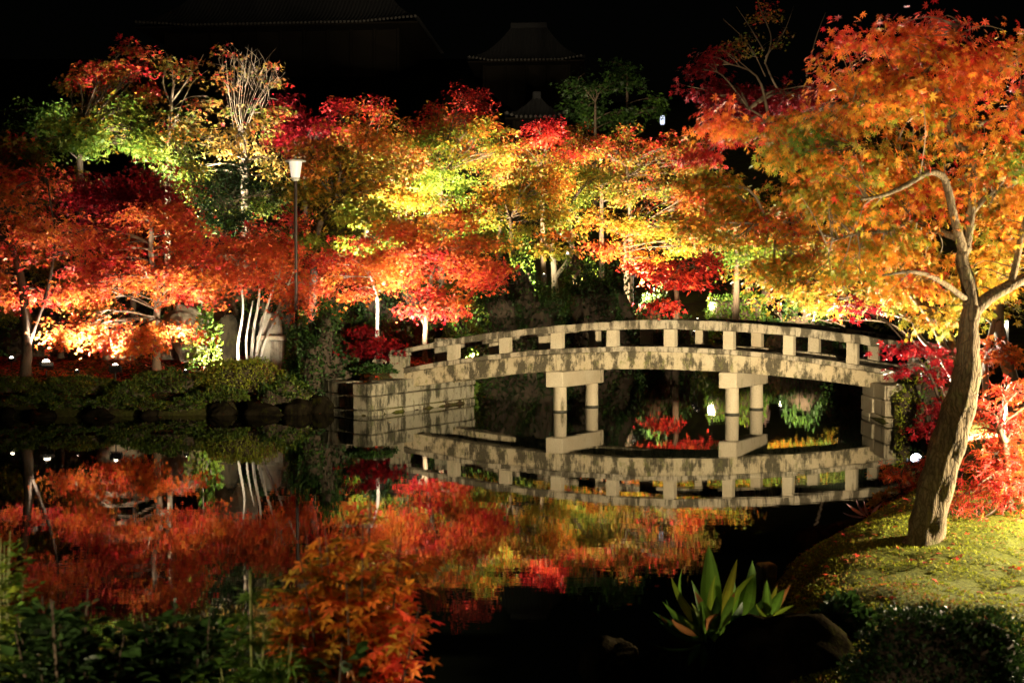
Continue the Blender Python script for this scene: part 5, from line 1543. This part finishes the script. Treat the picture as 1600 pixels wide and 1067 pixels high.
lantern('pair of tiny lanterns in the dark right of the visitors', 1220, 475, 56, 0.05, 10)
lantern('small lantern half hidden above the dark evergreens', 886, 398, 50, 0.11, 150)
lantern('cold white lamp high on the dark hillside', 1035, 188, 112, 0.40, 0, (.75, .85, 1), mat='lens_far')
lantern('tiny lantern under the crimson leaves behind the bridge', 1022, 452, 53, 0.06, 20)
lantern('small lantern glimpsed through leaves left of the leaning trunk', 1395, 478, 40, 0.08, 30)
lantern('round lantern seen right of the leaning trunk', 1572, 507, 14, 0.045, 40)

# ------------------------------------------------------------------ floodlights
WARM = (1.0, 0.80, 0.50); WARM2 = (1.0, 0.72, 0.40); WHITE = (1.0, 0.90, 0.72); NEUT = (1.0, 0.88, 0.74)
def fl(label, px, py, D, tgt, power, **kw):
    p = at(px, py, D)
    g = gz(p.x, p.y)
    p.z = max(p.z, g + 0.12)
    return floodlight(label, p, tgt, power, **kw)
# far bank
fl('bright ground floodlight beside the far left trunk', 72, 568, 26.4, at(60, 300, 26.8), 1700, col=NEUT, scale=1.3, size=90)
fl('small ground floodlight in front of the low boulder', 180, 574, 25.8, at(200, 340, 27.4), 1500, col=NEUT, scale=1.15, size=66)
fl('ground floodlight at the far left edge', 18, 560, 27.6, at(0, 330, 27.2), 500, col=NEUT, scale=0.7)
fl('ground floodlight aimed at the pale boulders', 352, 580, 26.9, at(300, 480, 29.2), 900, col=WHITE, scale=0.8)
fl('ground floodlight at the foot of the white stems', 408, 582, 26.3, at(415, 420, 28.4), 2600, col=WHITE, scale=0.8)
fl('ground floodlight under the vivid orange maple', 622, 575, 28.3, at(690, 390, 29.7), 2200, col=NEUT, scale=0.7)
fl('ground floodlight behind the bush by the lamp post', 535, 570, 26.9, at(540, 300, 30), 3600, col=NEUT, size=90)
fl('ground floodlight left of the red layered maple', 120, 580, 25.7, at(190, 290, 29.0), 3600, col=NEUT, size=66, scale=0.5)
fl('ground floodlight right of the red layered maple', 290, 580, 25.6, at(250, 340, 27.6), 2300, col=NEUT, size=62, scale=0.5)
# second row
fl('floodlight at the foot of the yellow-green maple', 150, 520, 31.5, at(150, 140, 36.0), 20000, col=WARM, size=75)
fl('floodlight between the second row trees', 285, 500, 33.0, at(320, 190, 36.5), 15000, col=WHITE, size=80)
fl('floodlight under the straw yellow tree', 440, 500, 32.2, at(400, 170, 36.5), 16000, col=WARM, size=70)
fl('floodlight behind the garden wall aimed up at the lime green trees', 330, 520, 32.7, at(350, 250, 34.0), 3000, col=WHITE, size=90)
# slope
fl('floodlight at the left of the pond slope', 560, 500, 44.5, at(580, 230, 50), 17000, col=WARM, size=85)
fl('floodlight under the green-gold maple', 690, 505, 45.0, at(700, 220, 52), 17000, col=WARM, size=80)
fl('floodlight under the golden maple', 800, 500, 44.5, at(810, 270, 50), 18000, col=WARM, size=90)
fl('floodlight behind the evergreen shrubs', 900, 480, 45.5, at(890, 250, 53), 18000, col=WARM, size=85)
fl('floodlight under the orange slope maple', 985, 490, 44.5, at(1000, 270, 52), 16000, col=WARM, size=90)
fl('added floodlight behind the first slope row at the left', 600, 440, 48.5, at(590, 190, 53), 14000, col=WARM, size=100)  # lamps behind the first row are unseen, added to brighten the back row
fl('added floodlight behind the first slope row under the red crest', 745, 440, 49.5, at(735, 180, 54), 16000, col=WARM, size=100)
fl('added floodlight behind the first slope row under the red-crested maple', 850, 430, 51.5, at(860, 220, 56), 14000, col=WARM, size=100)
fl('added floodlight behind the first slope row at the right', 990, 430, 52.0, at(1000, 240, 57), 12000, col=WARM, size=100)
fl('floodlight behind the scarlet maple', 1090, 500, 46.0, at(1120, 320, 50), 11000, col=WARM)
fl('floodlight among the right slope maples', 1250, 490, 46.5, at(1240, 380, 51), 6000, col=WARM)
fl('floodlight in front of the scarlet maple', 1085, 520, 43.0, at(1045, 430, 45), 700, col=WARM2)
fl('small added floodlight brightening the glossy camellia', 838, 470, 43.2, at(805, 425, 44.5), 3200, col=WARM, scale=0.6)  # unseen lamp added because the camellia stayed dark
fl('added floodlight behind the left bridge end brightening the evergreens', 735, 560, 30.5, at(850, 460, 41), 5000, col=WARM, scale=0.6, size=80)  # added lamp without a visible source, lifts the evergreens out of black
# right bank
fl('bright floodlight behind the leaning trunk beside the shore', 1432, 718, 13.0, at(1220, 290, 12.4), 3200, col=WHITE, lens='lens_cool', scale=0.9, size=120)
floodlight('floodlight on the right bank aimed at the bridge', (5.6, 13.4, 1.0), (1.6, 25.6, 1.0), 12000, col=(1.0, 0.82, 0.52), size=82, blend=0.9)
floodlight('floodlight on the mound right of the big maple', (5.0, 7.9, 1.4), (2.2, 7.9, 1.6), 2100, col=WARM, size=150)
floodlight('second floodlight lighting the big maple crown from the right', (5.3, 9.9, 1.1), (2.9, 8.3, 3.2), 1000, col=WARM, size=120)
floodlight('floodlight behind the right bridge end', (10.5, 17.5, 1.0), (6.0, 12.6, 3.5), 900, col=WARM, size=110)
floodlight('floodlight on the near shore aimed up into the big maple', (0.95, 4.1, 0.9), (2.1, 8.0, 3.4), 800, col=WARM, size=50, blend=0.9)
floodlight('added low floodlight out of frame on the near bank, brightening the bottom left plants', (-2.7, 1.9, 1.7), (-0.5, 3.8, 1.3), 230, col=WARM, size=110)  # out-of-frame lamp added to brighten the sapling and shrubs at bottom left
